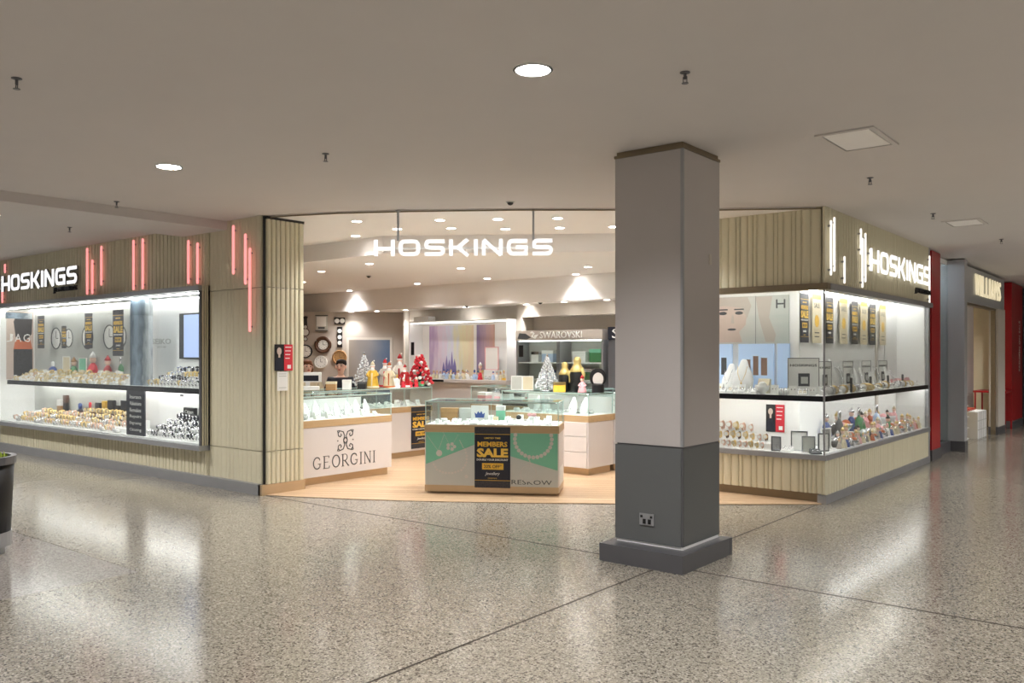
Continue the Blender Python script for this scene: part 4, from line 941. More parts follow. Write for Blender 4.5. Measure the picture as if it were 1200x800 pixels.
fill([W_SS,W_BK],line(-10.35,-9.75,6,5.87,ZU+.12),0,'back row beneath the SEIKO panel',smin=1.3,smax=1.6)
ZF=.5
fill([W_SS,W_RS,W_GD,CU_S],line(-14.7,-11.3,36,5.54,ZF),0,'front row, lower left window',smin=1,smax=1.3)
fill([W_GD,W_RS,W_BR,W_SS],line(-14.6,-11.3,34,5.65,ZF+.05),0,'second row, lower left window',smin=1,smax=1.3)
fill([W_GD,W_BR,W_RS],line(-14.2,-11.3,30,5.76,ZF+.1),0,'third row, lower left window',smin=1.1,smax=1.4)
fill([W_GD,W_BR],line(-13.0,-11.4,16,5.87,ZF+.15),0,'back row, lower left window',smin=1.2,smax=1.5)
fill([W_SS,W_BK],line(-10.5,-9.3,17,5.54,ZF),0,'front row right of the navy sign',smin=1,smax=1.2)
fill([W_BK,W_SS],line(-10.45,-9.35,16,5.65,ZF+.055),0,'second row right of the navy sign',smin=1,smax=1.3)
fill([W_BK,W_BK,W_SS],line(-10.4,-9.4,14,5.76,ZF+.11),0,'third row right of the navy sign',smin=1.1,smax=1.4)
fill([W_BK],line(-10.3,-9.6,9,5.87,ZF+.165),0,'back row right of the navy sign',smin=1.2,smax=1.6)
p=empty('brand_block',(-10.2,5.95,.665),0,'small black brand block among the watches of the lower left window','sign'); MB().bbox(-.14,.14,-.02,.02,0,.2).build('block',M['black'],p); text('Citizen',.2,.05,p,(0,-.02,.12),M['whiteprint'],.002)
p=empty('brand_label',(-10.3,5.98,1.0),0,'tiny dark label at the top of the white lower left window panel','sign'); MB().box(-.2,-.12,-.004,0,0,.03).build('mark',M['darkgrey'],p); text('WATCHES',.2,.022,p,(.02,0,.004),M['greyprint'],.002)
# packages and figures in the left window
for key,m1,m2,w,h,x,z,l in (('gA','navy','navy',.07,.22,-12.75,ZF,'tall navy gift box in the lower left window, leftmost of the dark boxes'),('gB','cream','goldprint',.05,.25,-12.55,ZF,'slim cream box between the dark boxes of the lower left window'),('gC','black','black',.08,.27,-12.35,ZF,'tall black box with small white mark in the lower left window'),('gD','navy','black',.07,.2,-12.13,ZF,'short navy box in the lower left window'),('gE','black','navy',.08,.28,-11.95,ZF,'tall black box beside the gold box in the lower left window'),('gF','goldprint','yellowprint',.09,.36,-11.66,ZF,'tall gold box beside the navy service sign'),('gG','lightwood','whitem',.07,.22,-14.05,ZF,'light wooden box at the left of the lower left window'),('gH','black','brownwood',.05,.3,-13.85,ZF,'slim black box at the left of the lower left window')):
    K_(key,giftbox(m1,m2,w,h+.12,.025)).put((x,5.955,z),0,l,None)
for key,mk,x,y,z,s,l in (('bA',bottle('red','redprint',.26,.035),-13.02,5.95,ZF,1.3,'tall red slim bottle in the lower left window'),('bB',bottle('navy','blue',.24,.05),-13.35,5.95,ZF,1.3,'dark blue bottle in the lower left window'),('fA',figurine('redprint','skin','whiteprint',.34),-12.92,5.945,ZU,1.25,'red robed figurine in the upper left window, left of the pair'),('fB',figurine('red','skin','red',.30),-12.45,5.945,ZU,1.25,'red robed figurine in the upper left window, right of the pair'),('fC',figurine('green','skin','lightwood',.28),-13.55,5.945,ZU,1.25,'green robed figurine in the upper left window'),('bC',bottle('blue','whitem',.24,.045),-14.3,5.945,ZU,1.25,'blue and white vase in the upper left window'),('bD',bottle('green','silver',.3,.03),-12.05,5.945,ZU,1.25,'tall green glass bottle in the upper left window')):
    K_(key,mk).put((x,y,z),0,l,None,s)
K_('pfA',photoframe('whiteprint','cream',.13,.38)).put((-13.75,5.92,ZU+.0),0,'white framed card, left of two in the upper left window',None); K_('pfB',photoframe('whiteprint','mint',.13,.36)).put((-13.2,5.92,ZU),0,'white framed card with a green print, right of two in the upper left window',None)

# right window
ZR=1.12; Q=math.radians(90)
fill([RB_S,RB_G,TR_S],line(-4.5,-3.75,10,8.99,ZR),0,'front row, upper shelf by the column',smin=1.1,smax=1.4)
fill([CA_S,RB_S,CA_G],line(-4.5,-3.75,8,9.09,ZR),0,'second row, upper shelf by the column',smin=1.2,smax=1.5)
K_(*BU_S[:2]).put((-4.2,9.19,ZR),0,'white necklace bust behind the ring stands, left one of the pair by the column',None,1.3)
K_(*BU_G[:2]).put((-4.02,9.17,ZR),.2,'taller white necklace bust, right one of the pair by the column',None,1.5)
K_('cardbig',card('cream','rose')).put((-3.78,9.2,ZR),0,'large cream earring card beside the middle blue panel',None,2.2); K_('cardbig').put((-3.95,9.2,ZR),0,'cream earring card in front of the middle blue panel',None,1.7) if False else None
K_('bowlA',teapot('whitem','whiteprint')).put((-3.72,9.03,ZR),0,'round white ornament at the front of the right window upper shelf',None,1.3)
fill([CU_G,CA_S,TR_G,CU_S],line(-3.62,-3.1,5,9.0,ZR),.3,'front row, upper shelf at the glass corner',smin=1.2,smax=1.5)
fill([CU_S,TR_G,CU_G],line(-3.62,-3.2,4,9.12,ZR),.3,'second row, upper shelf at the glass corner',smin=1.2,smax=1.5)
fill([CU_S,CU_G,TR_S,RB_S],line(9.1,13.1,26,-3.09,ZR,'y'),Q,'front row, upper shelf, long right window face',smin=1.1,smax=1.5)
fill([CU_S,BU_S,CA_S,TR_G],line(9.3,12.6,18,-3.2,ZR,'y'),Q,'second row, upper shelf, long right window face',smin=1.0,smax=1.3)
for i,y in enumerate((10.2,10.95,11.7,12.4)):
    K_('panelbox',giftbox('darkgrey','darkgrey',.016,.17,.01)).put((-3.07,y-.17,ZR),Q,'slim dark upright divider in the right window upper shelf, %s from the glass corner'%('first','second','third','fourth')[i],None)
    K_('bust_bent',bust('whitem','silver')).put((-3.26,y,ZR),Q,'white necklace bust in the right window upper shelf, %s from the glass corner'%('first','second','third','fourth')[i],None,(1.5,1.2,1.4,1.2)[i])
fill([('card_rose',card('pink','rose'),'pink earring card')],line(12.3,13.15,9,-3.2,ZR,'y'),Q,'far end of the right window upper shelf',smin=1.2,smax=1.6)
# lower shelf of the right window
step_block('white display step at the left of the right window floor',(-4.1,9.18,.5),0,.95,.24,.07); step_block('taller white display step at the left of the right window floor',(-4.2,9.26,.57),0,.7,.08,.08)
fill([W_RS,W_GD],line(-4.45,-3.66,12,8.98,.5),0,'front row, lower shelf beside the column')
fill([W_GD,W_RS,W_BR],line(-4.52,-3.66,11,9.1,.57),0,'on the step, lower shelf beside the column',smin=1.1,smax=1.4)
fill([W_GD,W_RS],line(-4.5,-3.9,7,9.25,.65),0,'on the taller step, lower shelf beside the column',smin=1.2,smax=1.6)
K_('frA',photoframe('darkgrey','silver',.055,.16)).put((-3.56,9.02,.5),0,'dark edged small frame at the left of the silver frames in the lower right window',None); K_('frB',photoframe('silver','whiteprint',.08,.2)).put((-3.36,9.17,.5),.2,'silver photo frame near the glass corner of the lower right window',None,1.1)
K_('frC',photoframe('silver','greyprint',.07,.18)).put((-3.22,9.06,.5),.5,'smaller silver photo frame at the glass corner of the lower right window',None)
K_('frD',photoframe('whiteprint','silver',.09,.24)).put((-3.18,9.5,.5),1.3,'white photo frame just round the glass corner of the lower right window',None)
K_('frE',photoframe('darkgrey','whiteprint',.07,.2)).put((-3.14,9.3,.5),1.0,'dark photo frame just round the glass corner of the lower right window',None)
K_('trA',tray('darkgrey','silver')).put((-3.13,9.02,.5),.6,'dark sloped tray at the glass corner of the lower right window',None); K_('trW',tray('whitem','silver')).put((-3.45,9.05,.5),0,'white sloped tray beside the dark edged frame of the lower right window',None)
FG=[('fig'+a,figurine(a,b,c,.16),'small %s robed figurine'%wd) for a,b,c,wd in (('cream','skin','gold','cream'),('orange','skin','gold','orange'),('pink','skin','cream','pink'),('green','skin','haird','green'),('whiteprint','skin','pink','white'),('taupe','skin','gold','taupe'),('silver','skin','greyprint','silver'),('blue','skin','silver','blue'))]
BW=[('bowl'+a,teapot(a,b),w) for a,b,w in (('crystal','pink','crystal and pink bowl'),('silver','orange','silver and orange bowl'),('bluep','crystal','pale blue bowl'),('darkgrey','silver','dark and silver bowl'))]
fill(FG+BW[:2],line(9.62,13.2,30,-3.085,.5,'y'),Q,'front row, lower shelf, long face',smin=.7,smax=1.05)
fill(FG+BW,line(9.7,13.2,22,-3.19,.5,'y'),Q,'second row, lower shelf, long face',smin=1.0,smax=1.5)
stair('white display block at the back of the right window floor, long side',9.8,13.1,0,0,1,.1,.1).location=(-3.3,9.8,.5); D.objects['display_steps.004'].rotation_euler=(0,0,Q)
fill(FG+BW,line(9.9,13.0,16,-3.35,.6,'y'),Q,'back block, lower shelf, long face',smin=1.1,smax=1.7)
for i,(y,m1,l) in enumerate(((10.1,'darkgrey','dark tall vase at the back of the lower right window'),(10.85,'green','green tall vase at the back of the lower right window'),(11.6,'bluep','pale blue tall vase at the back of the lower right window'))):
    K_('vase'+m1,bottle(m1,'silver',.4,.045)).put((-3.25,y+.07,.5),Q,l,None)

# ------------------------------------------------------------------ goods inside the counters
def inside(loc,rz,pts,kinds,where,**k):
    u=Vector((math.cos(rz),math.sin(rz))); v=Vector((-u.y,u.x)); o=Vector(loc)
    fill(kinds,[(*(o+u*a+v*b),DECK+(c or 0)) for a,b,c in pts],rz,where,jit=.008,**k)
def grid(W,n,ys): return [(.08+(W-.16)*(i+.5)/n,y,0) for y in ys for i in range(n)]
inside((-8.12,6.1),Q,grid(1.47,7,(.12,)),[TR_S,CA_S,RB_S,CU_S],'at the front of the GEORGINI counter',smin=.9,smax=1.2)
inside((-8.12,6.1),Q,grid(1.47,8,(.27,)),[('bust_small',bust('whitem','silver'),'small white necklace bust')],'in the GEORGINI counter',smin=.62,smax=.85)
inside((-8.12,6.1),Q,grid(1.47,9,(.45,)),[W_BK,CU_S,TR_S],'at the back of the GEORGINI counter',smin=1,smax=1.3)
for yy,ww_ in ((.12,'front row of the figurine counter'),(.3,'second row of the figurine counter')): inside((-9.22,7.15),Q,grid(2.3,10,(yy,)),[TR_S,CU_S,CA_S],ww_,smin=1,smax=1.3)
inside((-9.0,10.1),0,grid(2.3,9,(.12,)),[('giftpink',giftbox('pink','whiteprint',.05,.1,.04),'pink and white gift box'),('giftwhite',giftbox('whitem','silver',.05,.12,.04),'white gift box'),('cardpink',card('pink','silver'),'pink earring card')],'front row, middle back counter',smin=1.5,smax=2.1)
inside((-9.0,10.1),0,grid(2.3,8,(.35,)),[('giftpink',giftbox('pink','whiteprint',.05,.1,.04),'pink and white gift box'),('giftwhite',giftbox('whitem','silver',.05,.12,.04),'white gift box')],'back row, middle back counter',smin=1.7,smax=2.2)
for yy,ww_ in ((.12,'front row of the drawer counter'),(.3,'second row of the drawer counter')): inside((-7.45,9.0),0,grid(1.44,7,(yy,)),[('bust_small',bust('whitem','silver'),'small white necklace bust'),CU_S,TR_S,CA_S],ww_,smin=.7,smax=.9)
for yy,ww_ in ((.12,'front row, counter by the square column'),(.3,'second row, counter by the square column')): inside((-6.0,9.62),Q,grid(1.5,8,(yy,)),[('bust_small',bust('whitem','silver'),'small white necklace bust'),CU_S],ww_,smin=.72,smax=.9)
IA=math.atan2(.76,1.3)
for yy,ww_ in ((.06,'front row of the island counter'),(.16,'second row of the island counter')): inside((-6.71,6.76),IA,grid(1.506,13,(yy,)),[TR_S,CA_S,RB_S,TR_G],ww_,smin=.6,smax=.8)
inside((-6.71,6.76),IA,grid(1.506,9,(.3,)),[CU_S,TR_S,CA_C],'in the middle of the island counter',smin=.7,smax=1.0)
inside((-6.71,6.76),IA,grid(1.506,8,(.48,)),[TR_S,CA_S],'at the back of the island counter',smin=.9,smax=1.2)
def on_island(a,b,z=0): q=Vector((-6.71,6.76))+IU*a+Vector((-IU.y,IU.x))*b; return (q.x,q.y,DECK+z)
p=empty('blue_card',on_island(.58,.24),IA,'white card with a blue crown picture standing in the island counter','sign'); MB().box(-.1,.1,0,.012,0,.2).build('card',M['whiteprint'],p)
flat([(-.05,.06),(.05,.06),(.06,.12),(.035,.1),(.02,.135),(0,.11),(-.02,.135),(-.035,.1),(-.06,.12)],'blue',p,0,'crown_print')
p=empty('eye_pendant',on_island(1.04,.16),IA,'small white stand with a black round ornament in the island counter','ornament'); MB().bbox(-.04,.04,-.03,.03,0,.05).build('stand',M['whitem'],p); MB().blob((0,0,.075),.03,.025,.028).build('ball',M['black'],p)
p=empty('pink_bow',on_island(1.18,.22),IA,'small pink bow ornament in the island counter','ornament'); MB().bbox(-.03,.03,-.02,.02,0,.08).build('stand',M['whitem'],p); MB().blob((-.025,0,.1),.028,.014,.02).blob((.025,0,.1),.028,.014,.02).blob((0,0,.1),.01,.014,.01).build('bow',M['pink'],p)
for i,(a,m) in enumerate(((.2,'lightwood'),(.42,'greyprint'))): K_('brown%d'%i,giftbox(m,m,.1,.16,.04)).put(on_island(a,.38),IA,('tan' if i==0 else 'pale grey')+' display box at the back left of the island counter',None)
K_('greenbox',giftbox('mint','whitem',.05,.19,.04)).put(on_island(.8,.38),IA,'mint and white box in the middle of the island counter',None)

# ------------------------------------------------------------------ on the figurine counter
def santa(robe,trim,hat,h):
    r=empty('bearded_figurine',cat='figurine')
    MB().lathe([(h*.2,0),(h*.23,h*.04),(h*.19,h*.3),(h*.13,h*.6),(h*.07,h*.7)],14).build('robe',M[robe],r,smooth=True)
    MB().lathe([(h*.235,h*.02),(h*.245,h*.05),(h*.23,h*.08)],14).box(-h*.02,h*.02,-h*.215,-h*.13,h*.08,h*.55).build('trim',M[trim],r)
    MB().blob((0,0,h*.76),h*.075,h*.075,h*.085,10,7).blob((0,-h*.08,h*.765),h*.016,h*.016,h*.016,6,4).build('head',M['skin'],r,smooth=True)
    MB().blob((0,-h*.055,h*.66),h*.075,h*.05,h*.11,10,7).build('beard',M['whitem'],r,smooth=True)
    MB().lathe([(h*.085,h*.8),(h*.09,h*.84)],12).blob((h*.05,0,h*.99),h*.025,h*.025,h*.025,6,4).build('hat_trim',M['whitem'],r)
    MB().lathe([(h*.08,h*.83),(h*.06,h*.91),(.0001,h*.99)],12).build('hat',M[hat],r,smooth=True)
    for s in (-1,1):
        MB().tube([(s*h*.1,0,h*.62),(s*h*.19,-h*.03,h*.48),(s*h*.12,-h*.14,h*.42)],[h*.05,h*.05,h*.04],8).blob((s*h*.11,-h*.16,h*.42),h*.03,h*.03,h*.03,6,5).build('arm',M[robe],r,smooth=True)
    return r
def place(r,x,y,z,rz,l): r.location=(x,y,z); r.rotation_euler=(0,0,rz); r['label']=l; return r
SZ=TOP
F=math.radians(38.9)
place(santa('goldprint','cream','cream',.41),-9.44,8.42,SZ,F,'gold robed bearded figurine on the counter, beside the clear tree')
place(santa('taupe','redprint','red',.44),-9.62,8.83,SZ,F,'grey robed bearded figurine holding red, behind the white drum figures')
place(santa('red','whitem','red',.36),-9.36,9.0,SZ,F,'shorter red robed bearded figurine between the grey and the tall one')
place(santa('greige','red','red',.52),-9.62,9.14,SZ,F,'tallest bearded figurine, pale robe and red hat, at the right of the row')
place(santa('cream','orange','orange',.40),-9.34,8.66,SZ+.0,F,'white and amber figurine with lights beside the clear tree')
def tree(h,m1,m2,l,loc,n=70,cat='ornament'):
    t=empty('tabletop_tree',loc,0,l,cat); MB().lathe([(h*.18,0),(h*.18,h*.03),(h*.03,h*.05),(h*.02,h*.95)],10).build('stem',M[m2],t)
    m=MB()
    for i in range(n):
        f=i/n; z=h*(.08+.86*f); r=h*.34*(1-f)+.01; a=i*2.4; c=(r*math.cos(a),r*math.sin(a))
        m.tube([(c[0]*.15,c[1]*.15,z+h*.03),(c[0],c[1],z-h*.02)],[h*.012,h*.006],4); m.blob((c[0],c[1],z-h*.02),h*.03,h*.03,h*.035,5,4)
    m.build('branches',M[m1],t); MB().blob((0,0,h*.97),h*.03,h*.03,h*.05,6,5).build('finial',M[m2],t); return t
tree(.53,'crystal','silver','clear glass tabletop tree behind the gold robed figurine',(-9.74,8.52,SZ),60)
r=empty('flower_garland',(-9.40,9.36,SZ),0,'red flower arrangement at the right end of the figurine row','ornament'); m=MB(); m2=MB()
for i in range(80):
    f=i/79; a=i*2.4; rad=.17*(1-f)+.03; c=(rad*math.cos(a),rad*math.sin(a),.04+.44*f)
    (m if i%6 else m2).blob(c,.032,.032,.026,6,5)
m.build('flowers',M['redprint'],r,smooth=True); m2.build('white_flowers',M['whitem'],r,smooth=True); MB().lathe([(.16,0),(.16,.03),(.03,.04),(.02,.45)],10).build('stand',M['black'],r); MB().blob((.1,-.08,.05),.08,.06,.04).blob((-.1,-.1,.05),.08,.06,.04).build('foliage_cluster',M['green'],r)
for i,y in enumerate((8.72,8.8)):
    K_('drum',bottle('whitem','gold',.2,.04)).put((-9.3,y-.02,SZ),0,'white and gold candle holder on the figurine counter, %s'%('left one','right one')[i],None)
K_('toy',figurine('redprint','skin','whitem',.15))
for i,(x,y) in enumerate(((-9.32,8.93),(-9.31,9.06),(-9.32,9.2))): K_('toy').put((x,y,SZ),F,'tiny red figurine at the front edge of the figurine counter','tiny red figurines on the figurine counter') if False else KINDS_['toy'].put((x,y,SZ),F,ORD[i]+' tiny red figurine from the left, edge of the figurine counter','tiny red figurines on the figurine counter')
# till and boxes on the staff side
t=empty('till',(-9.72,7.46,SZ),F+.2,'till with a dark screen and white top on the staff counter','till')
MB().bbox(-.16,.16,-.08,.12,0,.05).build('till_base',M['whitem'],t); MB().box(-.03,.03,.0,.04,.05,.14).build('till_stand',M['whitem'],t); MB().bbox(-.19,.19,-.03,.0,.11,.25).build('screen_case',M['whitem'],t); MB().box(-.18,.15,-.034,-.03,.125,.205).build('screen',M['navy'],t)
K_('paper',giftbox('lightwood','cream',.07,.12,.05)).put((-9.4,7.62,SZ),F,'tan paper box in front of the till',None); K_('paper2',giftbox('whitem','whiteprint',.06,.14,.04)).put((-9.4,7.9,SZ),F,'white box in front of the seated staff',None)
K_('pap3',giftbox('black','darkgrey',.06,.1,.05)).put((-9.42,8.2,SZ),F,'dark box beside the gold robed figurine',None)
# on the drawer counter
tree(.50,'crystal','silver','tall spiky crystal tree on the drawer counter',(-6.9,9.32,TOP),110)
def blackbust(h,scarf,l,x,y):
    b=empty('display_bust',(x,y,TOP),F,l,'bust'); MB().lathe([(h*.2,0),(h*.2,h*.3),(h*.22,h*.5),(h*.12,h*.68),(h*.07,h*.75),(h*.07,h*.9),(.001,h*.92)],14).build('torso',M['black'],b,smooth=True)
    MB().lathe([(h*.2,h*.56),(h*.21,h*.6),(h*.15,h*.7),(h*.1,h*.8),(h*.115,h*.88),(h*.08,h*.98),(.001,h*1.0)],14).tube([(h*.1,-h*.12,h*.68),(h*.17,-h*.17,h*.5),(h*.15,-h*.2,h*.3)],[h*.06,h*.05,h*.02],8).build('scarf',M[scarf],b,smooth=True)
blackbust(.40,'scarf','black display bust with a gold scarf on the drawer counter, shorter of two',-6.62,9.34); blackbust(.47,'scarf','black display bust with a gold scarf on the drawer counter, taller of two',-6.43,9.36)
K_('goldbox',giftbox('goldprint','gold',.08,.13,.05)).put((-6.58,9.16,TOP),F,'gold gift box in front of the shorter black bust',None)
K_('fl',figurine('pink','skin','red',.22)).put((-6.24,9.2,TOP),F,'small pink and red flower figure beside the taller black bust',None)
b=empty('necklace_stand',(-6.06,9.3,TOP),F,'black round necklace stand with a silver oval disc on the drawer counter','stand')
MB().lathe([(.08,0),(.08,.1),(.06,.12)],16).build('stand_base',M['black'],b); MB().disc((0,.2),.11,-.01,.03,24,1,1.1).build('back_disc',M['black'],b); MB().disc((0.0,.175),.07,-.02,-.01,20,1,1.25).build('silver_disc',M['pearl'],b)
for i,x in enumerate((-7.42,-7.22)): K_('pfc%d'%i,photoframe('whiteprint','cream' if i else 'greyprint',.08,.2)).put((x,9.3,TOP),F,'white framed card on the drawer counter, %s'%('left one','right one'),None) if False else K_('pfc%d'%i,photoframe('whiteprint','cream' if i else 'greyprint',.08,.2)).put((x,9.3,TOP),F,('white framed grey card at the left end of the drawer counter','white framed cream card next to the crystal tree')[i],None)

# ------------------------------------------------------------------ back wall units
u=empty('display_cabinet',(-11.95,11.6,0),0,'white wall cabinet with a pastel streaked poster and a shelf of ornaments','cabinet')
UW=2.47
MB().box(0,UW,.36,.4,1.1,2.17).build('back_board',M['whitem'],u); MB().box(0,.02,0,.36,1.1,2.17).build('side_panel',M['whitem'],u); MB().box(UW-.02,UW,0,.36,1.1,2.17).build('side_panel',M['whitem'],u)
MB().bbox(0,UW,-.02,.4,1.04,1.1).build('shelf',M['white'],u); MB().bbox(0,UW,.02,.4,.008,1.04).build('base_cabinet',M['white'],u); MB().box(0,UW,.0,.4,2.17,2.2).build('top_board',M['whitem'],u)
MB().box(.05,UW-.05,.01,.03,2.155,2.168).build('light_strip',M['ledsoft'],u)
MB().box(.21,1.37,.352,.36,1.1,2.12).build('pastel_poster',M['pastel'],u); MB().box(1.45,1.89,.352,.36,1.1,2.12).build('dusk_poster',M['dusk'],u)
m=MB()
for x,h,w in ((.6,.3,.04),(.68,.42,.035),(.75,.34,.05),(.82,.5,.03),(.89,.36,.05)): m.vprism([(x-w,1.12),(x+w,1.12),(x+w*.8,1.12+h*.6),(x,1.12+h),(x-w*.8,1.12+h*.6)],.346,.352)
m.build('peaks_print',mat('violet_print',rgb(134,124,178),.5),u)
MB().box(.06,.14,-.004,.004,1.55,1.8).build('black_plate',M['black'],u); MB().box(.3,.95,-.04,-.02,1.05,1.085).build('dark_tray',M['black'],u)
orn=[('figcream_s',figurine('cream','skin','gold',.13),'small cream figurine'),('figwhite_s',figurine('whiteprint','skin','silver',.13),'small white figurine'),('bowlcry',teapot('crystal','silver'),'small crystal ornament'),('figblue_s',figurine('bluep','skin','blue',.13),'small pale blue figurine'),('goldb_s',giftbox('goldprint','cream',.05,.07,.04),'small gold box')]
fill(orn,line(-11.85,-9.55,26,11.68,1.1),0,'front row, pastel poster cabinet',smin=1.2,smax=1.7); fill(orn,line(-11.8,-9.6,22,11.84,1.1),0,'back row, pastel poster cabinet',smin=1.6,smax=2.3)
K_('pinkframe',photoframe('pink','whiteprint',.16,.42)).put((-9.98,11.78,1.28),0,'pink framed box with a pale round picture on the pastel poster cabinet',None,1.0)
step_block('white riser under the pink framed box on the cabinet shelf',(-9.98,11.8,1.1),0,.3,.14,.18)
K_('grn',figurine('green','skin','whitem',.3)).put((-10.3,11.83,1.1),0,'green robed figure in front of the dusk coloured poster',None)
K_('pinkfig',figurine('redprint','skin','pink',.2)).put((-10.15,11.66,1.1),0,'bright pink figurine on the pastel poster cabinet',None)
tag(MB().bbox(-.2,.2,-.1,.1,0,.1).build('white_box',M['whitem'],None,(-11.7,11.78,2.2)),'white box lying on top of the pastel poster cabinet','box')
v=empty('crystal_cabinet',(-9.18,11.5,0),0,'grey glass display cabinet with a SWAROVSKI header','cabinet'); VW=1.78
MB().box(0,VW,.33,.36,.9,1.8).build('back_board',M['greyprint'],v); MB().bbox(0,VW,0,.36,.008,.9).build('base_cabinet',M['white'],v)
for a,b in ((0,.03),(.86,.93),(VW-.03,VW)): MB().box(a,b,.0,.33,.9,1.8).build('upright',M['steel'],v)
hd=MB().box(0,VW,-.02,.36,1.8,1.97).build('header',M['taupe'],v); text('SWAROVSKI',.86,.11,v,(.96,-.02,1.835),M['whiteprint'],.012)
flat([(.04,1.83),(.24,1.82),(.34,1.85),(.22,1.92),(.08,1.93)],'darkgrey',v,-.0205,'header_print')
m=MB(); stroke(m,[(.42,1.84),(.36,1.87),(.4,1.92),(.36,1.945),(.33,1.93)],.022,-.03,-.02); stroke(m,[(.42,1.84),(.46,1.88),(.41,1.875)],.03,-.03,-.02); m.build('emblem',M['whiteprint'],v)
for z in (1.41,1.12): MB().box(.03,VW-.03,.02,.33,z,z+.02).build('shelf',M['whitem'],v)
MB().box(.05,VW-.05,.02,.04,1.785,1.798).build('light_strip',M['ledsoft'],v); MB().box(.03,VW-.03,0,.006,.9,1.8).build('glass_door',M['caseglass'],v); MB().box(.06,.15,-.006,.0,1.52,1.72).build('black_plate',M['black'],v)
for i,(a,z,k,m1,m2,w,h,l) in enumerate(((.28,1.43,'ca','whitem','silver',.08,.18,'white crystal box pair on the upper left shelf of the crystal cabinet'),(.55,1.43,'cb','bluep','whitem',.12,.2,'pale blue box on the upper left shelf of the crystal cabinet'),(1.2,1.43,'cc','whitem','whitem',.13,.18,'white box group on the upper right shelf of the crystal cabinet'),(1.52,1.43,'cd','green','mint',.11,.22,'green box on the upper right shelf of the crystal cabinet'),(.55,1.14,'ce','bluep','blue',.12,.16,'pale blue box on the lower left shelf of the crystal cabinet'),(1.35,1.14,'cf','green','whitem',.09,.18,'green box on the lower right shelf of the crystal cabinet'),(1.15,1.14,'cg','whitem','whitem',.08,.2,'white box on the lower right shelf of the crystal cabinet'))):
    K_(k,giftbox(m1,m2,w,h,.06)).put((-9.18+a,11.72,z),0,l,None)
p=empty('side_display',(-7.3,11.5,0),0,'dark narrow display tower with a white top sign beside the crystal cabinet','cabinet'); MB().bbox(0,.3,0,.36,.008,1.8).build('tower',M['darksteel'],p); MB().box(0,.3,-.01,.36,1.8,2.0).build('tower_sign',M['navy'],p); text('S',.14,.15,p,(.15,-.01,1.82),M['whiteprint'],.003)

# ------------------------------------------------------------------ wall clocks
def on_wall(name,l,x,z,cat='clock'):
    u=Vector((math.cos(F),math.sin(F))); q=Vector((-14.71,10.95))+u*(x); return empty(name,(q.x,q.y,z),F,l,cat)
def round_clock(l,x,z,r,rim,face,thick=.03,inner=None):
    c=on_wall('wall_clock',l,x,z); MB().disc((0,0),r,-.03,0,28).build('clock_body',M[rim],c); MB().ring((0,-.035,0),r*.93,thick,28).build('rim',M[rim],c,smooth=True)
    MB().disc((0,0),inner or r*.86,-.034,-.03,28).build('dial',M[face],c); m=MB()
    for k in range(12):
        a=k*math.pi/6; R0=(inner or r*.86)*.8; m.disc((R0*math.cos(a),R0*math.sin(a)),r*.05,-.036,-.034,6)
    m.box(-.004,.004,-.038,-.036,0,r*.5).box(0,r*.35,-.038,-.036,-.004,.004); m.build('marks_and_hands',M['darkgrey'],c)
# x along the wall: 0 at the wall's left end; pixel column 345 stands at about .25
CX=lambda l:l+.545
round_clock('round wall clock with a thin black rim and pale face, leftmost on the taupe wall',CX(-.31),1.631,.14,'black','whiteprint',.012)
round_clock('round wall clock with a wide dark brown frame and white dial',CX(.06),1.766,.165,'brownwood','whiteprint',.03,.1)
round_clock('round white wall clock with black numerals below the brown one',CX(.01),1.406,.135,'whiteprint','whitem',.008)
round_clock('round tan wooden wall clock behind the standing staff member',CX(.41),1.50,.15,'lightwood','lightwood',.02,.12)
c=on_wall('square_clock','square pale wall clock with dark top and bottom edges',CX(.03),2.224); MB().bbox(-.12,.12,-.04,0,-.16,.16).build('case',M['greyprint'],c); MB().box(-.13,.13,-.045,0,.145,.165).box(-.13,.13,-.045,0,-.165,-.15).build('edge_trim',M['darkgrey'],c); MB().box(-.1,.1,-.044,-.04,-.07,.13).build('dial',M['whitem'],c); MB().box(-.07,.07,-.044,-.04,-.12,-.085).build('label_plate',M['darkgrey'],c)
def triple(l,x,z,h,w,horizontal=False,dark='black',n=3):
    c=on_wall('weather_station',l,x,z)
    if horizontal: MB().bbox(-w/2,w/2,-.03,0,-h/2,h/2).build('board',M[dark],c); P=[(-w/4,0),(w/4,0)]; r=h*.36
    else: MB().bbox(-w/2,w/2,-.03,0,-h/2,h/2).build('board',M[dark],c); P=[(0,h*.3),(0,0),(0,-h*.28)][:n]; r=w*.4
    for p in P: MB().disc(p,r,-.036,-.03,16).build('dial',M['whiteprint'],c)
triple('small horizontal twin dial weather station on the taupe wall',CX(.41),2.269,.14,.22,True); triple('dark vertical three dial weather station on the taupe wall',CX(.41),1.928,.43,.11)
c=on_wall('banjo_barometer','slim banjo shaped barometer with a round dial, top left on the taupe wall',CX(-.31),2.089); MB().bbox(-.035,.035,-.025,0,.02,.27).blob((0,-.024,.25),.05,.02,.03).build('barometer_neck',M['black'],c); MB().disc((0,-.06),.085,-.03,0,18).disc((0,-.2),.045,-.03,0,14).disc((0,.05),.05,-.03,0,14).build('barometer_body',M['brownwood'],c); MB().disc((0,-.06),.07,-.034,-.03,18).disc((0,-.2),.033,-.034,-.03,12).disc((0,.05),.036,-.034,-.03,12).build('dial',M['whiteprint'],c)

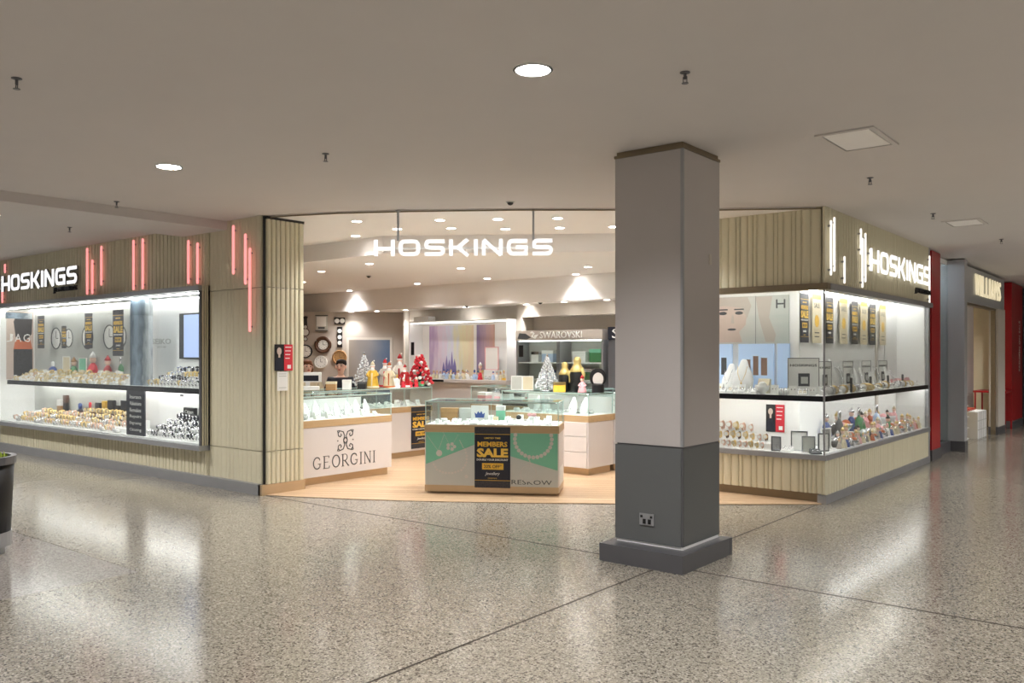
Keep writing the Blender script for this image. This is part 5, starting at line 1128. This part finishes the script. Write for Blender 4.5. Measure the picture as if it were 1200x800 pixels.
# ------------------------------------------------------------------ two staff, seated
def skin_chain(name,chains,material,par,levels=1):
    """chains: list of lists of (x,y,z,r); points that coincide are shared; grown with a skin modifier"""
    vs=[]; rs=[]; es=[]; idx={}
    for ch in chains:
        prev=None
        for x,y,z,r in ch:
            k=(round(x,4),round(y,4),round(z,4))
            if k not in idx: idx[k]=len(vs); vs.append((x,y,z)); rs.append(r)
            if prev is not None and prev!=idx[k]: es.append((prev,idx[k]))
            prev=idx[k]
    me=D.meshes.new(name); me.from_pydata(vs,es,[]); me.materials.append(material); o=D.objects.new(name,me); COL.objects.link(o)
    if par: o.parent=par
    md=o.modifiers.new('skin','SKIN'); md.use_smooth_shade=True
    for i,d in enumerate(me.skin_vertices[0].data): d.radius=(rs[i],rs[i]*(.8 if rs[i]>.09 else 1)); d.use_root=(i==0)
    sb=o.modifiers.new('smooth','SUBSURF'); sb.levels=levels; sb.render_levels=levels; return o
def hand(w,d,side):
    """palm and five bent fingers from the wrist w along direction d"""
    w=Vector(w); d=Vector(d).normalized(); up=Vector((0,0,1)); s=d.cross(up).normalized()*side; n=s.cross(d)*side; out=[]
    palm=w+d*.075; base=(*palm,.026); out.append([(*w,.026),(*(w+d*.03),.03),base])
    for k,(off,L) in enumerate(((-.027,.062),(-.009,.074),(.01,.07),(.027,.054))):
        a=palm+d*.015+s*off; out.append([base,(*a,.011),(*(a+d*L*.5-up*.006),.0095),(*(a+d*L-up*.026),.008)])
    t=w+d*.03-s*.03; out.append([(*(w+d*.03),.03),(*t,.014),(*(t+d*.03-s*.015),.011),(*(t+d*.05-s*.012-up*.01),.009)]); return out
def staff(label,x,y,z,rz,hair,top,lean,turn,bun):
    p=empty('person',(x,y,0),rz,label,'person'); p.scale=(1.0+z,)*3
    def L(px,py,pz): # lean the upper body forward about the hip
        a=math.radians(lean); dz=pz-.62; return (px, py*math.cos(a)-dz*math.sin(a)*(1 if pz>.62 else 0), .62+dz*math.cos(a)-0*py if pz>.62 else pz)
    def C(pts): return [(*L(a,b,c),r) for a,b,c,r in pts]
    spine=[(0,0,.62,.13),(0,-.005,.75,.12),(0,0,.9,.13),(0,.005,1.03,.12),(0,0,1.12,.07),(0,-.012,1.15,.046),(0,-.02,1.185,.05)]
    headp=[(0,-.02,1.185,.05),(0,-.03,1.215,.06),(0,-.022,1.28,.084),(0,-.014,1.345,.07)]
    body=[C(spine),C(headp)]; shirt=[C([(0,0,.62,.15),(0,-.005,.75,.137),(0,0,.9,.147),(0,.005,1.03,.137),(0,0,1.1,.085)])]
    for s in (-1,1):
        sh=(s*.17,0,1.06,.06); el=(s*.24,-.06,.82,.043); wr=(s*.14,-.27,.80,.029)
        arm=[(0,.005,1.03,.12),sh,el]; body.append(C(arm)); E=L(*el[:3]); Wp=(E[0]-s*.09,E[1]-.21,E[2]-.0)
        body.append([(*E,.043),((E[0]+Wp[0])/2,(E[1]+Wp[1])/2,E[2],.037),(*Wp,.028)]); body+= hand(Wp,(-s*.3,-1,0),s)
        shirt.append(C([(0,.005,1.03,.137),(s*.17,0,1.06,.074),(s*.225,-.045,.87,.058)])); shirt.append([(*L(s*.225,-.045,.87),.058),(*E,.053),(((E[0]+Wp[0])/2),(E[1]+Wp[1])/2,E[2],.047),(E[0]*.25+Wp[0]*.75,E[1]*.25+Wp[1]*.75,E[2],.042)])
        body.append([(0,0,.62,.13),(s*.1,0,.6,.1),(s*.11,-.4,.58,.065),(s*.11,-.42,.12,.045),(s*.11,-.43,.06,.04),(s*.11,-.53,.04,.03)])
    skin_chain('body',body,M['skin'],p,2)
    skin_chain('top',shirt,M[top],p,2)
    skin_chain('trousers',[[(0,0,.62,.15),(s*.1,0,.61,.115),(s*.11,-.2,.6,.095),(s*.11,-.4,.58,.08),(s*.11,-.42,.3,.066),(s*.11,-.42,.14,.06)] for s in (-1,1)],M['navy'],p,2)
    for s in (-1,1): MB().bbox(s*.11-.05,s*.11+.05,-.6,-.36,0,.075,.02).build('shoe',M['black'],p)
    H=Vector(L(0,-.02,1.285)); hh=empty('head_features',H,math.radians(turn)); hh.parent=p
    m=MB()
    for k in range(7):
        a=math.radians(-100+200*k/6); m.blob((.045*math.sin(a),.03+.045*math.cos(a),.05),.045,.045,.065,8,6)
    m.blob((0,.01,.085),.078,.085,.04,10,6)
    if bun: m.blob((0,.12,.06),.045,.05,.045,8,6)
    else:
        for s in (-1,1): m.blob((s*.075,.03,-.02),.03,.055,.09,8,6)
        m.blob((0,.085,-.03),.08,.045,.11,8,6)
    m.build('hair',M[hair],hh,smooth=True)
    MB().blob((-.031,-.083,.012),.012,.008,.008,8,6).blob((.031,-.083,.012),.012,.008,.008,8,6).build('eyes',M['black'],hh,smooth=True)
    MB().blob((0,-.098,-.014),.013,.02,.024,8,6).blob((-.085,0,-.005),.012,.022,.03,8,6).blob((.085,0,-.005),.012,.022,.03,8,6).build('nose_and_ears',M['skin'],hh,smooth=True)
    MB().blob((0,-.083,-.05),.024,.01,.008,8,5).build('mouth',M['redprint'],hh,smooth=True); MB().tube([(-.05,-.08,.032),(-.03,-.088,.038),(-.014,-.088,.034)],.005,5).tube([(.05,-.08,.032),(.03,-.088,.038),(.014,-.088,.034)],.005,5).build('eyebrows',M[hair],hh)
    return p
def stool(x,y,h,l):
    s=empty('stool',(x,y,0),0,l,'stool'); MB().lathe([(.17,h-.07),(.19,h-.05),(.19,h-.02),(.17,h),(.0001,h)],16).build('seat',M['black'],s); MB().lathe([(.03,.05),(.03,h-.07)],8).build('pole',M['steel'],s); MB().lathe([(.24,.008),(.24,.03),(.03,.05)],14).build('foot_plate',M['steel'],s)
staff('brown haired person in an olive patterned top seated behind the till',-11.9,9.12,.05,F+.3,'hairb','cream',8,10,False)
staff('dark haired person in a navy top leaning forward behind the counter',-11.62,9.62,.06,F+.25,'haird','navy',10,-20,True)
stool(-11.9,9.14,.53,'black stool under the brown haired person'); stool(-11.62,9.64,.56,'black stool under the dark haired person')
